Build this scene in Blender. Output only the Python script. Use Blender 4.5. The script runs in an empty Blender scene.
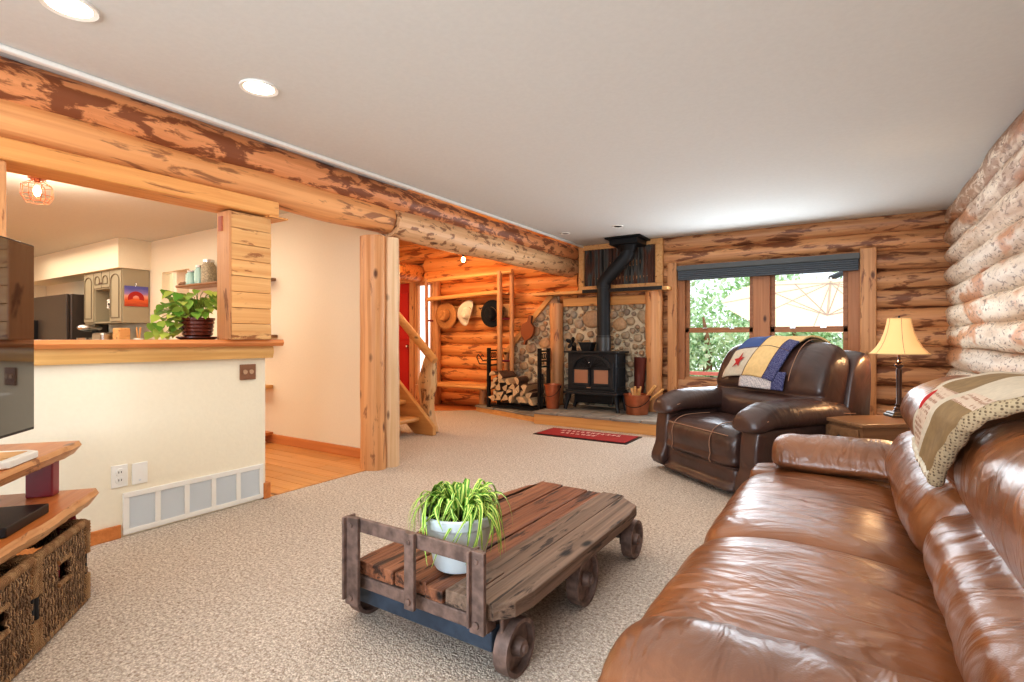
import bpy, math, random
from mathutils import Vector, Matrix, noise
random.seed(7)
PI = math.pi
COL = bpy.context.scene.collection
def R(d): return math.radians(d)

# ------------------------------------------------------------------ materials
def nmat(name):
    m = bpy.data.materials.new(name); m.use_nodes = True
    nt = m.node_tree; nt.nodes.clear()
    out = nt.nodes.new('ShaderNodeOutputMaterial')
    b = nt.nodes.new('ShaderNodeBsdfPrincipled')
    nt.links.new(b.outputs[0], out.inputs[0])
    return m, nt, b
def srgb(c):
    return tuple(((x/255)/12.92 if x/255 <= .04045 else ((x/255+.055)/1.055)**2.4) for x in c[:3]) + (1,)
def N(nt, t, **kw):
    n = nt.nodes.new(t)
    for k, v in kw.items():
        if k in n.inputs: n.inputs[k].default_value = v
        else: setattr(n, k, v)
    return n
def ramp(nt, fac, stops):
    r = nt.nodes.new('ShaderNodeValToRGB')
    e = r.color_ramp.elements
    while len(e) < len(stops): e.new(.5)
    for i, (p, c) in enumerate(stops):
        e[i].position = p; e[i].color = c
    nt.links.new(fac, r.inputs[0])
    return r.outputs[0]
def mix(nt, fac, a, b, mode='MIX'):
    m = nt.nodes.new('ShaderNodeMix'); m.data_type = 'RGBA'; m.blend_type = mode
    for s, v in ((0, fac), (6, a), (7, b)):
        if hasattr(v, 'links'): nt.links.new(v, m.inputs[s])
        else: m.inputs[s].default_value = v
    return m.outputs[2]
def coords(nt, scale, rot=(0, 0, 0)):
    tc = nt.nodes.new('ShaderNodeTexCoord'); mp = nt.nodes.new('ShaderNodeMapping')
    mp.inputs['Scale'].default_value = scale; mp.inputs['Rotation'].default_value = rot
    nt.links.new(tc.outputs['Object'], mp.inputs['Vector'])
    return mp.outputs[0]
def noise_n(nt, vec, scale=1, detail=3, rough=.5, dist=0):
    n = N(nt, 'ShaderNodeTexNoise', Scale=scale, Detail=detail, Roughness=rough, Distortion=dist)
    nt.links.new(vec, n.inputs['Vector']); return n.outputs[0]
def bump(nt, b, h, strength=.3, dist=.01):
    n = N(nt, 'ShaderNodeBump', Strength=strength, Distance=dist)
    nt.links.new(h, n.inputs['Height']); nt.links.new(n.outputs[0], b.inputs['Normal'])
BLK = (0, 0, 0, 1); WHT = (1, 1, 1, 1)
def plain(name, c, rough=.5, metal=0, nz=0, nscale=20, spec=.5, coat=0):
    m, nt, b = nmat(name); c = srgb(c)
    b.inputs['Base Color'].default_value = c
    b.inputs['Roughness'].default_value = rough; b.inputs['Metallic'].default_value = metal
    b.inputs['Specular IOR Level'].default_value = spec
    b.inputs['Coat Weight'].default_value = coat
    if nz:
        f = noise_n(nt, coords(nt, (1, 1, 1)), nscale, 4)
        d = tuple(x*(1-nz) for x in c[:3]) + (1,)
        nt.links.new(ramp(nt, f, [(.35, d), (.65, c)]), b.inputs['Base Color'])
        bump(nt, b, f, .2, .004)
    return m
def emis(name, c, s):
    m, nt, b = nmat(name)
    b.inputs['Base Color'].default_value = srgb(c)
    b.inputs['Emission Color'].default_value = srgb(c); b.inputs['Emission Strength'].default_value = s
    return m
def sc3(axis, along, cross):
    return tuple(along if i == axis else cross for i in range(3))
def wood(name, light, mid, dark, axis=0, patch=.5, rough=.45, grain=1, island=.25, fine=30, px=5, pl=1.3, bs=.3, knots=True):
    """axis = grain direction; patch = how much bark / stain remains (0 none .. 1 much)"""
    m, nt, b = nmat(name)
    L, Md, D = srgb(light), srgb(mid), srgb(dark)
    g = noise_n(nt, coords(nt, sc3(axis, .8, fine)), grain, 3, .6)
    c = ramp(nt, g, [(.3, Md), (.62, L)])
    big = noise_n(nt, coords(nt, sc3(axis, .7, 3)), 1.3, 2, .5)
    c = mix(nt, ramp(nt, big, [(.35, BLK), (.7, (.55, .55, .55, 1))]), c, Md)
    h = g
    if patch > 0:
        p = noise_n(nt, coords(nt, sc3(axis, pl, px)), 1.6, 5, .62, .5)
        t = .78 - .42*patch
        fac = ramp(nt, p, [(t-.03, BLK), (t+.035, (.9, .9, .9, 1))])
        c = mix(nt, fac, c, D)
    if knots:
        v = N(nt, 'ShaderNodeTexVoronoi', Scale=1.0); nt.links.new(coords(nt, sc3(axis, 2.4, 5.5)), v.inputs['Vector'])
        k = ramp(nt, v.outputs[0], [(.05, WHT), (.13, BLK)])
        c = mix(nt, k, c, tuple(x*.55 for x in D[:3])+(1,))
    if island:
        ge = nt.nodes.new('ShaderNodeNewGeometry')
        r = ramp(nt, ge.outputs['Random Per Island'], [(0, (1-island, 1-island, 1-island*.9, 1)), (1, WHT)])
        c = mix(nt, 1.0, c, r, 'MULTIPLY')
    nt.links.new(c, b.inputs['Base Color']); b.inputs['Roughness'].default_value = rough
    bump(nt, b, h, bs, .01)
    return m
def leather(name, c, c2, rough=.33, sx=(4, 14, 6), wr=.5):
    m, nt, b = nmat(name)
    f = noise_n(nt, coords(nt, (1, 1, 1)), 3.5, 3)
    nt.links.new(ramp(nt, f, [(.35, srgb(c2)), (.65, srgb(c))]), b.inputs['Base Color'])
    w = noise_n(nt, coords(nt, sx, (0, 0, R(18))), 1.5, 2.2, .45, 1.6)
    v = N(nt, 'ShaderNodeTexVoronoi', Scale=260.); nt.links.new(coords(nt, (1, 1, 1)), v.inputs['Vector'])
    b1 = N(nt, 'ShaderNodeBump', Strength=wr, Distance=.02); nt.links.new(w, b1.inputs['Height'])
    b2 = N(nt, 'ShaderNodeBump', Strength=.12, Distance=.002); nt.links.new(v.outputs[0], b2.inputs['Height'])
    nt.links.new(b1.outputs[0], b2.inputs['Normal']); nt.links.new(b2.outputs[0], b.inputs['Normal'])
    b.inputs['Roughness'].default_value = rough; b.inputs['Coat Weight'].default_value = .25
    b.inputs['Coat Roughness'].default_value = .25; b.inputs['Specular IOR Level'].default_value = .6
    return m
def carpet_mat():
    m, nt, b = nmat('carpet')
    v = N(nt, 'ShaderNodeTexVoronoi', Scale=125.); nt.links.new(coords(nt, (1, 1, 1)), v.inputs['Vector'])
    n1 = noise_n(nt, coords(nt, (1, 1, 1)), 70, 3, .7); n2 = noise_n(nt, coords(nt, (1, 1, 1)), 1.1, 3)
    c = ramp(nt, n1, [(.34, srgb((150, 132, 118))), (.45, srgb((212, 198, 184))), (.6, srgb((242, 232, 220)))])
    c = mix(nt, ramp(nt, v.outputs[0], [(.2, BLK), (.75, (.6, .6, .6, 1))]), c, srgb((160, 144, 130)))
    c = mix(nt, ramp(nt, n2, [(.3, BLK), (.75, (.15, .15, .15, 1))]), c, srgb((190, 166, 144)))
    nt.links.new(c, b.inputs['Base Color']); b.inputs['Roughness'].default_value = .95
    b.inputs['Specular IOR Level'].default_value = .1
    bump(nt, b, v.outputs[0], .6, .008)
    return m
def weave(name, c, d, scale=60, axis=0):
    m, nt, b = nmat(name)
    w = N(nt, 'ShaderNodeTexWave', Scale=scale, Distortion=3., Detail=2.); w.inputs['Detail Scale'].default_value = 2
    nt.links.new(coords(nt, (1, .2, .9)), w.inputs['Vector'])
    n = noise_n(nt, coords(nt, (40, 40, 12)), 1, 3)
    c1 = ramp(nt, w.outputs[1], [(.15, srgb(d)), (.6, srgb(c))])
    nt.links.new(mix(nt, ramp(nt, n, [(.4, BLK), (.62, (.8, .8, .8, 1))]), c1, srgb(d)), b.inputs['Base Color'])
    b.inputs['Roughness'].default_value = .75
    bump(nt, b, w.outputs[1], .8, .01)
    return m
def checker(name, a, c, scale, rough=.9):
    m, nt, b = nmat(name)
    v = N(nt, 'ShaderNodeTexVoronoi', Scale=scale); v.inputs['Randomness'].default_value = .25
    nt.links.new(coords(nt, (1, 1, 1)), v.inputs['Vector'])
    nt.links.new(ramp(nt, v.outputs[0], [(.3, srgb(c)), (.42, srgb(a))]), b.inputs['Base Color'])
    b.inputs['Roughness'].default_value = rough
    bump(nt, b, v.outputs[0], .5, .006)
    return m
M = {}
M['log_pine'] = wood('log_pine', (240, 186, 134), (208, 148, 100), (132, 78, 48), 0, .56, px=8, pl=1.7, island=.28, knots=False)
M['log_entry'] = wood('log_entry', (246, 178, 106), (226, 144, 74), (150, 78, 34), 0, .48, px=8, pl=1.6, island=.2, knots=False)
def birch():
    m, nt, b = nmat('peeled_birch_log')
    vec = coords(nt, (1, 1, 1))
    g = noise_n(nt, coords(nt, (14, 1.2, 14)), 1, 3)
    c = ramp(nt, g, [(.3, srgb((208, 180, 150))), (.6, srgb((244, 230, 210)))])
    big = noise_n(nt, coords(nt, (3, .9, 3)), 1.3, 3)
    c = mix(nt, ramp(nt, big, [(.54, BLK), (.60, (.85, .85, .85, 1))]), c, srgb((206, 142, 90)))
    p = noise_n(nt, coords(nt, (26, 8, 26)), 1.6, 4, .6, .8)
    c = mix(nt, ramp(nt, p, [(.56, BLK), (.61, (.75, .75, .75, 1))]), c, srgb((118, 88, 68)))
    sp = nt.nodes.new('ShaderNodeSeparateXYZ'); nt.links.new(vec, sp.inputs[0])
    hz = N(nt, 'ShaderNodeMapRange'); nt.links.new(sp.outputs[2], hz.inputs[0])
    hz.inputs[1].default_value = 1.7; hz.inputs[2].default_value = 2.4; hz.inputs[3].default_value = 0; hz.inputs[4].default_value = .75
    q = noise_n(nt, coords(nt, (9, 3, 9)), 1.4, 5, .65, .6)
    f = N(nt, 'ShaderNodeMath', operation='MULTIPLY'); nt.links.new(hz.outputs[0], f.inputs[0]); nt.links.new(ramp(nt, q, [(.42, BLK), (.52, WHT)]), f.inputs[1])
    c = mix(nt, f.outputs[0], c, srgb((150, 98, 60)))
    ge = nt.nodes.new('ShaderNodeNewGeometry')
    c = mix(nt, 1., c, ramp(nt, ge.outputs['Random Per Island'], [(0, (.78, .76, .76, 1)), (1, WHT)]), 'MULTIPLY')
    nt.links.new(c, b.inputs['Base Color']); b.inputs['Roughness'].default_value = .6
    bump(nt, b, p, .4, .01)
    return m
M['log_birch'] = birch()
M['beam_dark'] = wood('beam_dark', (232, 164, 112), (206, 136, 86), (124, 66, 36), 1, .64, px=9, pl=3.2, island=0, knots=False)
M['beam'] = wood('beam', (236, 176, 118), (208, 144, 90), (150, 98, 62), 1, .42, px=8, pl=1.8, island=.03)
M['beam_far'] = wood('beam_far', (236, 196, 152), (206, 158, 114), (134, 86, 54), 1, .5, px=11, pl=5, island=.05)
M['timber_y'] = wood('timber_y', (236, 178, 110), (214, 146, 80), (150, 88, 44), 1, .34, island=.05, px=12, pl=1.2)
M['timber_x'] = wood('timber_x', (232, 180, 114), (214, 154, 90), (150, 92, 48), 0, .15, island=.1)
M['timber_z'] = wood('timber_z', (226, 172, 120), (196, 136, 86), (140, 86, 52), 2, .36, island=.1, px=11, pl=2)
M['trim_z'] = wood('trim_z', (196, 138, 92), (172, 112, 70), (116, 66, 38), 2, .22, island=.12)
M['trim_x'] = wood('trim_x', (196, 138, 92), (172, 112, 70), (116, 66, 38), 0, .2, island=.12)
M['clad'] = wood('clad', (236, 190, 130), (218, 160, 98), (158, 98, 52), 1, .36, island=.16, px=14, pl=3)
M['bar_wood'] = wood('bar_wood', (232, 160, 96), (204, 124, 66), (140, 76, 38), 1, .25, island=.06, rough=.3)
M['bar_edge'] = wood('bar_edge', (238, 196, 130), (214, 164, 98), (156, 100, 54), 1, .28, island=.0)
M['floor_wood'] = wood('floor_wood', (232, 170, 100), (214, 146, 78), (176, 106, 52), 0, .1, island=.16, rough=.3, bs=.1)
M['base_wood'] = wood('base_wood', (216, 142, 80), (196, 120, 62), (150, 84, 42), 0, .1, island=.0)
M['slab'] = wood('slab', (206, 134, 72), (184, 108, 54), (128, 70, 36), 0, .2, island=0, rough=.3)
M['slab_edge'] = wood('slab_edge', (222, 178, 132), (196, 142, 94), (140, 92, 58), 0, .45, px=14, pl=6, island=0, bs=.8)
M['deck'] = wood('cart_deck', (176, 118, 84), (124, 76, 52), (50, 32, 26), 1, .52, island=.28, rough=.5, fine=45, px=14, pl=1.6, bs=.9)
M['deck_grey'] = wood('cart_deck_grey', (158, 132, 112), (112, 90, 74), (52, 40, 34), 1, .45, island=.2, rough=.7, fine=45, px=14, pl=1.6, bs=1)
M['table_wood'] = wood('table_wood', (158, 118, 84), (128, 92, 64), (78, 52, 38), 0, .2, island=0, rough=.35)
M['ceil'] = plain('ceiling_paint', (212, 212, 208), .9, nz=.03, nscale=40)
M['wall_white'] = plain('wall_paint', (240, 231, 210), .85, nz=.02, nscale=50)
M['white'] = plain('white_paint', (238, 236, 230), .5)
M['black'] = plain('black_plastic', (18, 18, 20), .35)
M['screen'] = plain('screen_glass', (10, 9, 9), .04, spec=1, coat=1)
M['iron'] = plain('cast_iron', (52, 54, 58), .42, .5, nz=.25, nscale=30)
M['iron_black'] = plain('wrought_iron', (30, 30, 32), .45, .5)
M['rust'] = plain('rusty_iron', (146, 122, 112), .55, .35, nz=.5, nscale=26)
M['steel_blue'] = plain('painted_steel', (72, 86, 104), .5, .3, nz=.4, nscale=16)
M['pipe'] = plain('stove_pipe', (36, 37, 40), .5, .3, nz=.1)
M['copper'] = plain('copper', (196, 120, 84), .35, .75, nz=.25, nscale=9)
M['chrome'] = plain('chrome', (200, 200, 200), .2, 1)
M['grille'] = plain('grille', (220, 224, 226), .5)
M['red_paint'] = plain('red_paint', (142, 30, 48), .35, nz=.25, nscale=8, coat=.3)
M['red_door'] = plain('red_door', (196, 30, 24), .4)
M['sofa'] = leather('sofa_leather', (152, 96, 56), (122, 74, 42), .28, (3.2, 6.5, 4), .55)
M['sofa_y'] = leather('sofa_arm_leather', (142, 92, 58), (108, 66, 42), .3, (9, 3.5, 4), .6)
M['recl'] = leather('recliner_leather', (78, 52, 44), (56, 37, 33), .36, (3, 8, 4), .3)
M['stitch'] = plain('tan_stitching', (160, 124, 102), .7)
M['carpet'] = carpet_mat()
M['stone_mortar'] = plain('mortar', (222, 206, 178), .95, nz=.12, nscale=40)
M['flag'] = plain('flagstone', (158, 148, 136), .7, nz=.35, nscale=5)
M['soil'] = plain('soil', (52, 36, 26), .95, nz=.5, nscale=60)
M['pot_white'] = plain('pot_plastic', (214, 224, 228), .4)
M['leaf_green'] = plain('leaf_green', (92, 148, 44), .5)
M['leaf_light'] = plain('leaf_light', (206, 224, 122), .5)
M['pothos'] = plain('pothos_leaf', (112, 160, 44), .4, nz=.45, nscale=14)
M['stem'] = plain('stem', (130, 150, 60), .6)
M['wicker'] = weave('wicker', (222, 182, 138), (112, 82, 58))
M['rope'] = weave('wicker_rope', (238, 200, 150), (182, 132, 86), 90)
M['cab'] = plain('cabinet_paint', (168, 158, 134), .5)
M['cab_dark'] = plain('cabinet_groove', (122, 110, 88), .6)
M['fridge'] = plain('fridge_panel', (72, 62, 56), .4, .2)
M['shade_grey'] = plain('blind_fabric', (104, 108, 110), .8)
M['jar'] = plain('jar_glass', (150, 186, 178), .1, spec=.9)
M['jar_clear'] = plain('jar_contents', (176, 160, 130), .4, nz=.5, nscale=60)
def glass_mat():
    m, nt, b = nmat('window_glass')
    b.inputs['Base Color'].default_value = (1, 1, 1, 1); b.inputs['Roughness'].default_value = 0
    b.inputs['Transmission Weight'].default_value = 1; b.inputs['IOR'].default_value = 1.0
    b.inputs['Specular IOR Level'].default_value = .3
    return m
M['glass'] = glass_mat()
def shade_mat():
    m, nt, b = nmat('lamp_shade_fabric')
    b.inputs['Base Color'].default_value = srgb((226, 190, 140)); b.inputs['Roughness'].default_value = .9
    b.inputs['Emission Color'].default_value = srgb((255, 196, 122)); b.inputs['Emission Strength'].default_value = .42
    return m
M['shade'] = shade_mat()
def stone_mat():
    m, nt, b = nmat('river_stone')
    ge = nt.nodes.new('ShaderNodeNewGeometry')
    c = ramp(nt, ge.outputs['Random Per Island'], [(0, srgb((176, 144, 110))), (.3, srgb((196, 174, 144))), (.55, srgb((156, 138, 120))), (.8, srgb((206, 166, 126))), (1, srgb((168, 160, 148)))])
    n = noise_n(nt, coords(nt, (1, 1, 1)), 28, 4)
    nt.links.new(mix(nt, 1., c, ramp(nt, n, [(.3, (.7, .7, .7, 1)), (.7, WHT)]), 'MULTIPLY'), b.inputs['Base Color'])
    b.inputs['Roughness'].default_value = .55; bump(nt, b, n, .3, .005)
    return m
M['stone'] = stone_mat()
def corr_mat():
    m, nt, b = nmat('rusty_corrugated')
    n = noise_n(nt, coords(nt, (9, 1, 1.2)), 1.2, 3)
    c = ramp(nt, n, [(.3, srgb((66, 62, 58))), (.45, srgb((112, 72, 54))), (.55, srgb((104, 104, 100))), (.7, srgb((52, 50, 46)))])
    nt.links.new(c, b.inputs['Base Color']); b.inputs['Metallic'].default_value = .4; b.inputs['Roughness'].default_value = .5
    return m
M['corr'] = corr_mat()
def foliage_mat(nm, c, d):
    m, nt, b = nmat(nm)
    ge = nt.nodes.new('ShaderNodeNewGeometry')
    nt.links.new(ramp(nt, ge.outputs['Random Per Island'], [(0, srgb(d)), (1, srgb(c))]), b.inputs['Base Color'])
    b.inputs['Roughness'].default_value = .7
    return m
M['fol'] = foliage_mat('tree_leaves', (232, 244, 214), (166, 204, 152))

# ------------------------------------------------------------------ mesh builder
class MB:
    def __init__(s): s.v = []; s.f = []; s.m = []
    def add(s, vs, fs, mi=0, T=None):
        o = len(s.v)
        s.v += [tuple(T @ Vector(p)) if T else tuple(p) for p in vs]
        s.f += [tuple(i+o for i in f) for f in fs]; s.m += [mi]*len(fs); return s
    def box(s, x0, x1, y0, y1, z0, z1, mi=0, T=None):
        v = [(x, y, z) for x in (x0, x1) for y in (y0, y1) for z in (z0, z1)]
        return s.add(v, [(0, 1, 3, 2), (4, 6, 7, 5), (0, 4, 5, 1), (2, 3, 7, 6), (0, 2, 6, 4), (1, 5, 7, 3)], mi, T)
    def tube(s, pts, rad, seg=12, mi=0, T=None, jit=0, caps=True, sq=(1, 1)):
        pts = [Vector(p) for p in pts]; n = len(pts)
        if not hasattr(rad, '__len__'): rad = [rad]*n
        V = []; F = []; up = None
        for i, p in enumerate(pts):
            d = (pts[min(i+1, n-1)] - pts[max(i-1, 0)])
            d = d.normalized() if d.length > 1e-9 else Vector((0, 0, 1))
            if up is None:
                up = Vector((0, 0, 1)) if abs(d.z) < .9 else Vector((0, 1, 0))
            a = d.cross(up).normalized(); b2 = a.cross(d).normalized(); up = b2
            for k in range(seg):
                t = 2*PI*k/seg
                r = rad[i]
                if jit: r *= 1 + jit*noise.noise(p*1.3 + (a*math.cos(t)+b2*math.sin(t))*1.2 + Vector((rad[0]*77, 0, 0)))
                V.append(p + a*math.cos(t)*r*sq[0] + b2*math.sin(t)*r*sq[1])
        for i in range(n-1):
            for k in range(seg):
                F.append((i*seg+k, i*seg+(k+1) % seg, (i+1)*seg+(k+1) % seg, (i+1)*seg+k))
        if caps:
            F.append(tuple(range(seg))[::-1]); F.append(tuple((n-1)*seg+k for k in range(seg)))
        return s.add(V, F, mi, T)
    def cyl(s, p0, p1, r0, r1=None, seg=16, mi=0, T=None):
        return s.tube([p0, p1], [r0, r1 if r1 is not None else r0], seg, mi, T)
    def lathe(s, prof, c=(0, 0, 0), seg=24, mi=0, T=None, sq=0, cap=True):
        V = []; F = []; n = len(prof)
        for (r, z) in prof:
            for k in range(seg):
                t = 2*PI*k/seg; q = 1
                if sq: q = 1/max(abs(math.cos(t)), abs(math.sin(t)))**sq
                V.append((c[0]+r*q*math.cos(t), c[1]+r*q*math.sin(t), c[2]+z))
        for i in range(n-1):
            for k in range(seg):
                F.append((i*seg+k, i*seg+(k+1) % seg, (i+1)*seg+(k+1) % seg, (i+1)*seg+k))
        if cap and prof[0][0] > 1e-4: F.append(tuple(range(seg))[::-1])
        if cap and prof[-1][0] > 1e-4: F.append(tuple((n-1)*seg+k for k in range(seg)))
        return s.add(V, F, mi, T)
    def prism(s, poly, z0, z1, mi=0, T=None):
        n = len(poly)
        V = [(x, y, z0) for x, y in poly]+[(x, y, z1) for x, y in poly]
        F = [tuple(range(n))[::-1], tuple(range(n, 2*n))]+[(i, (i+1) % n, n+(i+1) % n, n+i) for i in range(n)]
        return s.add(V, F, mi, T)
    def grid(s, fn, nu, nv, mi=0, T=None, thick=0):
        V = [fn(i/nu, j/nv) for j in range(nv+1) for i in range(nu+1)]
        F = []; ms = []
        for j in range(nv):
            for i in range(nu):
                a = j*(nu+1)+i; F.append((a, a+1, a+nu+2, a+nu+1))
                ms.append(mi((i+.5)/nu, (j+.5)/nv) if callable(mi) else mi)
        s.add(V, F, 0, T); s.m[-len(ms):] = ms
        return s
    def ell(s, c, r, mi=0, T=None, seg=12, rings=8, jit=0, e=1.0):
        V = []; F = []
        def p(v, q): return math.copysign(abs(v)**q, v)
        sd = Vector(c)*3.1
        for j in range(rings+1):
            ph = -PI/2+PI*j/rings
            for k in range(seg):
                t = 2*PI*k/seg
                d = Vector((p(math.cos(ph), e)*p(math.cos(t), e), p(math.cos(ph), e)*p(math.sin(t), e), p(math.sin(ph), e)))
                q = 1+jit*noise.noise(d*1.4+sd) if jit else 1
                V.append((c[0]+d.x*r[0]*q, c[1]+d.y*r[1]*q, c[2]+d.z*r[2]*q))
        for j in range(rings):
            for k in range(seg):
                F.append((j*seg+k, j*seg+(k+1) % seg, (j+1)*seg+(k+1) % seg, (j+1)*seg+k))
        return s.add(V, F, mi, T)
    def build(s, name, mats, parent=None, smooth=None, bevel=0, local=False, origin=True, sub=0, solid=0):
        me = bpy.data.meshes.new(name)
        vs = [Vector(v) for v in s.v]; loc = Vector((0, 0, 0))
        if parent is not None and not local:
            inv = ROOTM[parent.name].inverted(); vs = [inv @ v for v in vs]
        if parent is None and origin and vs:
            lo = [min(v[i] for v in vs) for i in range(3)]; hi = [max(v[i] for v in vs) for i in range(3)]
            loc = Vector(((lo[0]+hi[0])/2, (lo[1]+hi[1])/2, lo[2])); vs = [v-loc for v in vs]
        me.from_pydata([tuple(v) for v in vs], [], s.f)
        if not isinstance(mats, (list, tuple)): mats = [mats]
        for mm in mats: me.materials.append(M[mm] if isinstance(mm, str) else mm)
        for i, p in enumerate(me.polygons): p.material_index = s.m[i]
        me.validate()
        if smooth:
            me.polygons.foreach_set('use_smooth', [True]*len(me.polygons))
            if smooth < 180: me.set_sharp_from_angle(angle=R(smooth))
        o = bpy.data.objects.new(name, me); COL.objects.link(o); o.location = loc
        if parent is not None:
            o.parent = parent; ROOTM[o.name] = ROOTM[parent.name].copy()
        else: ROOTM[o.name] = Matrix.Translation(loc)
        if bevel:
            bm = o.modifiers.new('bevel', 'BEVEL'); bm.width = bevel; bm.segments = 2; bm.limit_method = 'ANGLE'; bm.angle_limit = R(50)
        if solid:
            sm = o.modifiers.new('solid', 'SOLIDIFY'); sm.thickness = solid; sm.offset = 0
        if sub:
            ss = o.modifiers.new('sub', 'SUBSURF'); ss.levels = sub; ss.render_levels = sub
        return o
ROOTM = {}
def tag(o, label, cat, group=None):
    o['label'] = label; o['category'] = cat
    if group: o['group'] = group
    return o
def struct(o): o['kind'] = 'structure'; return o
def thing(name, label, cat, loc=(0, 0, 0), rz=0, group=None):
    o = bpy.data.objects.new(name, None); COL.objects.link(o)
    o.location = loc; o.rotation_euler = (0, 0, rz); o.empty_display_size = .1
    ROOTM[o.name] = Matrix.Translation(Vector(loc)) @ Matrix.Rotation(rz, 4, 'Z')
    return tag(o, label, cat, group)
def cr(pts, per=6, closed=True):
    """Catmull-Rom through 2-D / 3-D points"""
    n = len(pts); P = [Vector(p) for p in pts]; out = []
    rng = range(n) if closed else range(n-1)
    for i in rng:
        if closed: a, b, c, d = P[(i-1) % n], P[i], P[(i+1) % n], P[(i+2) % n]
        else: a, b, c, d = P[max(i-1, 0)], P[i], P[i+1], P[min(i+2, n-1)]
        for k in range(per):
            t = k/per
            out.append(.5*((2*b)+(c-a)*t+(2*a-5*b+4*c-d)*t*t+(3*b-a-3*c+d)*t**3))
    if not closed: out.append(P[-1])
    return out
def loft(mb, prof, w0, w1, place, n=28, p=8, per=5, cen=None, amp=0, freq=(6, 2), seed=0, mi=0, T=None, bow=0):
    """closed 2-D profile swept along width; ends pucker closed; wrinkles radiate from the end seams"""
    pr = cr(prof, per); k = len(pr)
    c = Vector(cen) if cen else sum(pr, Vector((0, 0)))/k
    V = []; F = []
    for i in range(n+1):
        v = -math.cos(PI*i/n); v = math.copysign(abs(v)**.85, v)
        s = max(1-abs(v)**p, 0)**(1/p)
        s = max(s, .02)
        for j, q in enumerate(pr):
            a = 0
            if amp:
                w = w0+(w1-w0)*(v+1)/2
                edge = .35+.65*abs(v)**2
                a = amp*edge*noise.noise(Vector((j/k*freq[0]*6, w*freq[1], seed)))+amp*.5*noise.noise(Vector((j/k*freq[0]*14, w*freq[1]*2.5, seed+5)))
            d = q-c; L = d.length or 1
            r = c+d*(s*(1+a/L)*(1+bow*(1-v*v)/max(L, .1)*.1))
            V.append(place((v+1)/2*(w1-w0)+w0, r[0], r[1]))
    for i in range(n):
        for j in range(k):
            F.append((i*k+j, i*k+(j+1) % k, (i+1)*k+(j+1) % k, (i+1)*k+j))
    F.append(tuple(range(k))[::-1]); F.append(tuple(n*k+j for j in range(k)))
    return mb.add(V, F, mi, T)
def B(*a, **k): return MB().box(*a, **k)
# ------------------------------------------------------------------ setting
def S(name, mb, m, parent=None, **k):
    o = mb.build(name, m, parent, **k); return struct(o) if parent is None else o
S('floor', MB().box(-3.45, 1.3, -2.7, 7.1, -.05, 0).box(-7.4, -3.45, 3.4, 7.1, -.05, 0), 'carpet', origin=False)
fw = MB(); rr = random.Random(3)
y = -2.7
while y < 3.3:
    x = -12 - rr.random()
    while x < -3.45:
        x2 = min(x+rr.uniform(.9, 1.6), -3.45)
        if x2 > -12: fw.box(max(x, -12)+.002, x2-.002, y+.002, y+.128, -.05, .004)
        x = x2
    y += .13
S('floor_kitchen', fw, 'floor_wood', origin=False)
S('floor_entry', MB().prism([(-7.4, 5.6), (-5.4, 6.2), (-4.9, 6.6), (-4.9, 7.0), (-7.4, 7.0)], 0, .006), 'base_wood', origin=False)
S('ceiling', MB().box(-3.26, 1.3, -2.7, 7.1, 2.44, 2.5).box(-12, -3.26, -2.7, 3.42, 2.44, 2.5), 'ceil', origin=False)
S('ceiling_entry', MB().box(-7.5, -3.2, 3.42, 7.1, 2.78, 2.84), 'timber_x', origin=False)
S('trim_1', MB().box(-3.23, -3.19, -2.7, 6.85, 2.415, 2.44), 'white', bevel=.008)
S('wall_behind', MB().box(-12, 1.3, -2.8, -2.7, 0, 2.5), 'wall_white', origin=False)
S('wall_entry_side', MB().box(-7.5, -7.4, 3.4, 7.1, 0, 2.8), 'wall_white', origin=False)
S('wall_behind_logs', MB().box(-7.4, -2.05, 7.06, 7.1, 0, 2.8).box(.2, 1.3, 7.06, 7.1, 0, 2.8).box(-2.05, .2, 7.06, 7.1, 2.05, 2.8).box(-2.05, .2, 7.06, 7.1, 0, .4), 'log_pine', origin=False)
S('wall_right_backing', MB().box(1.0, 1.05, -2.7, 7.1, 0, 2.5), 'log_birch', origin=False)
def logx(mb, x0, x1, y, z, r=.116, jit=.18, taper=0):
    n = max(int((x1-x0)/.14), 3)
    sd = z*13.7+y
    pts = [(x0+(x1-x0)*i/n, y+.012*noise.noise(Vector((i*.3, sd, 0))), z+.010*noise.noise(Vector((i*.3, sd, 9)))) for i in range(n+1)]
    rad = [r*(1+.05*noise.noise(Vector((i*.35, sd*2, 3)))) for i in range(n+1)]
    mb.tube(pts, rad, 14, jit=jit)
def logy(mb, y0, y1, x, z, r=.115, jit=.16):
    n = max(int((y1-y0)/.14), 3); sd = z*17.3+x
    pts = [(x+.015*noise.noise(Vector((i*.22, sd, 0))), y0+(y1-y0)*i/n, z+.014*noise.noise(Vector((i*.22, sd, 9)))) for i in range(n+1)]
    rad = [r*(1+.07*noise.noise(Vector((i*.25, sd*2, 3)))) for i in range(n+1)]
    mb.tube(pts, rad, 14, jit=jit)
back = MB(); ent = MB(); rt = MB()
for k in range(-5, 9):
    z = 1.03+.207*(k+.5)
    if k <= 6:
        if -2 <= k-0 and .45 < z < 2.05:
            logx(back, -3.3, -1.96, 7.0, z); logx(back, .12, .95, 7.0, z)
        else: logx(back, -3.3, .95, 7.0, z)
        logy(rt, -2.7, 6.98, .93, z, .117, .2)
    if z < 2.1: logx(ent, -6.0, -3.32, 6.99, z, .117)
    else: logx(ent, -7.4 if z > 2.45 else -6.2, -3.32, 6.97-.05*(z < 2.45), z, .12)
S('wall_back', back, 'log_pine', smooth=60, origin=False)
S('wall_entry_back', ent, 'log_entry', smooth=60, origin=False)
S('wall_right', rt, 'log_birch', smooth=60, origin=False)
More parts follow.
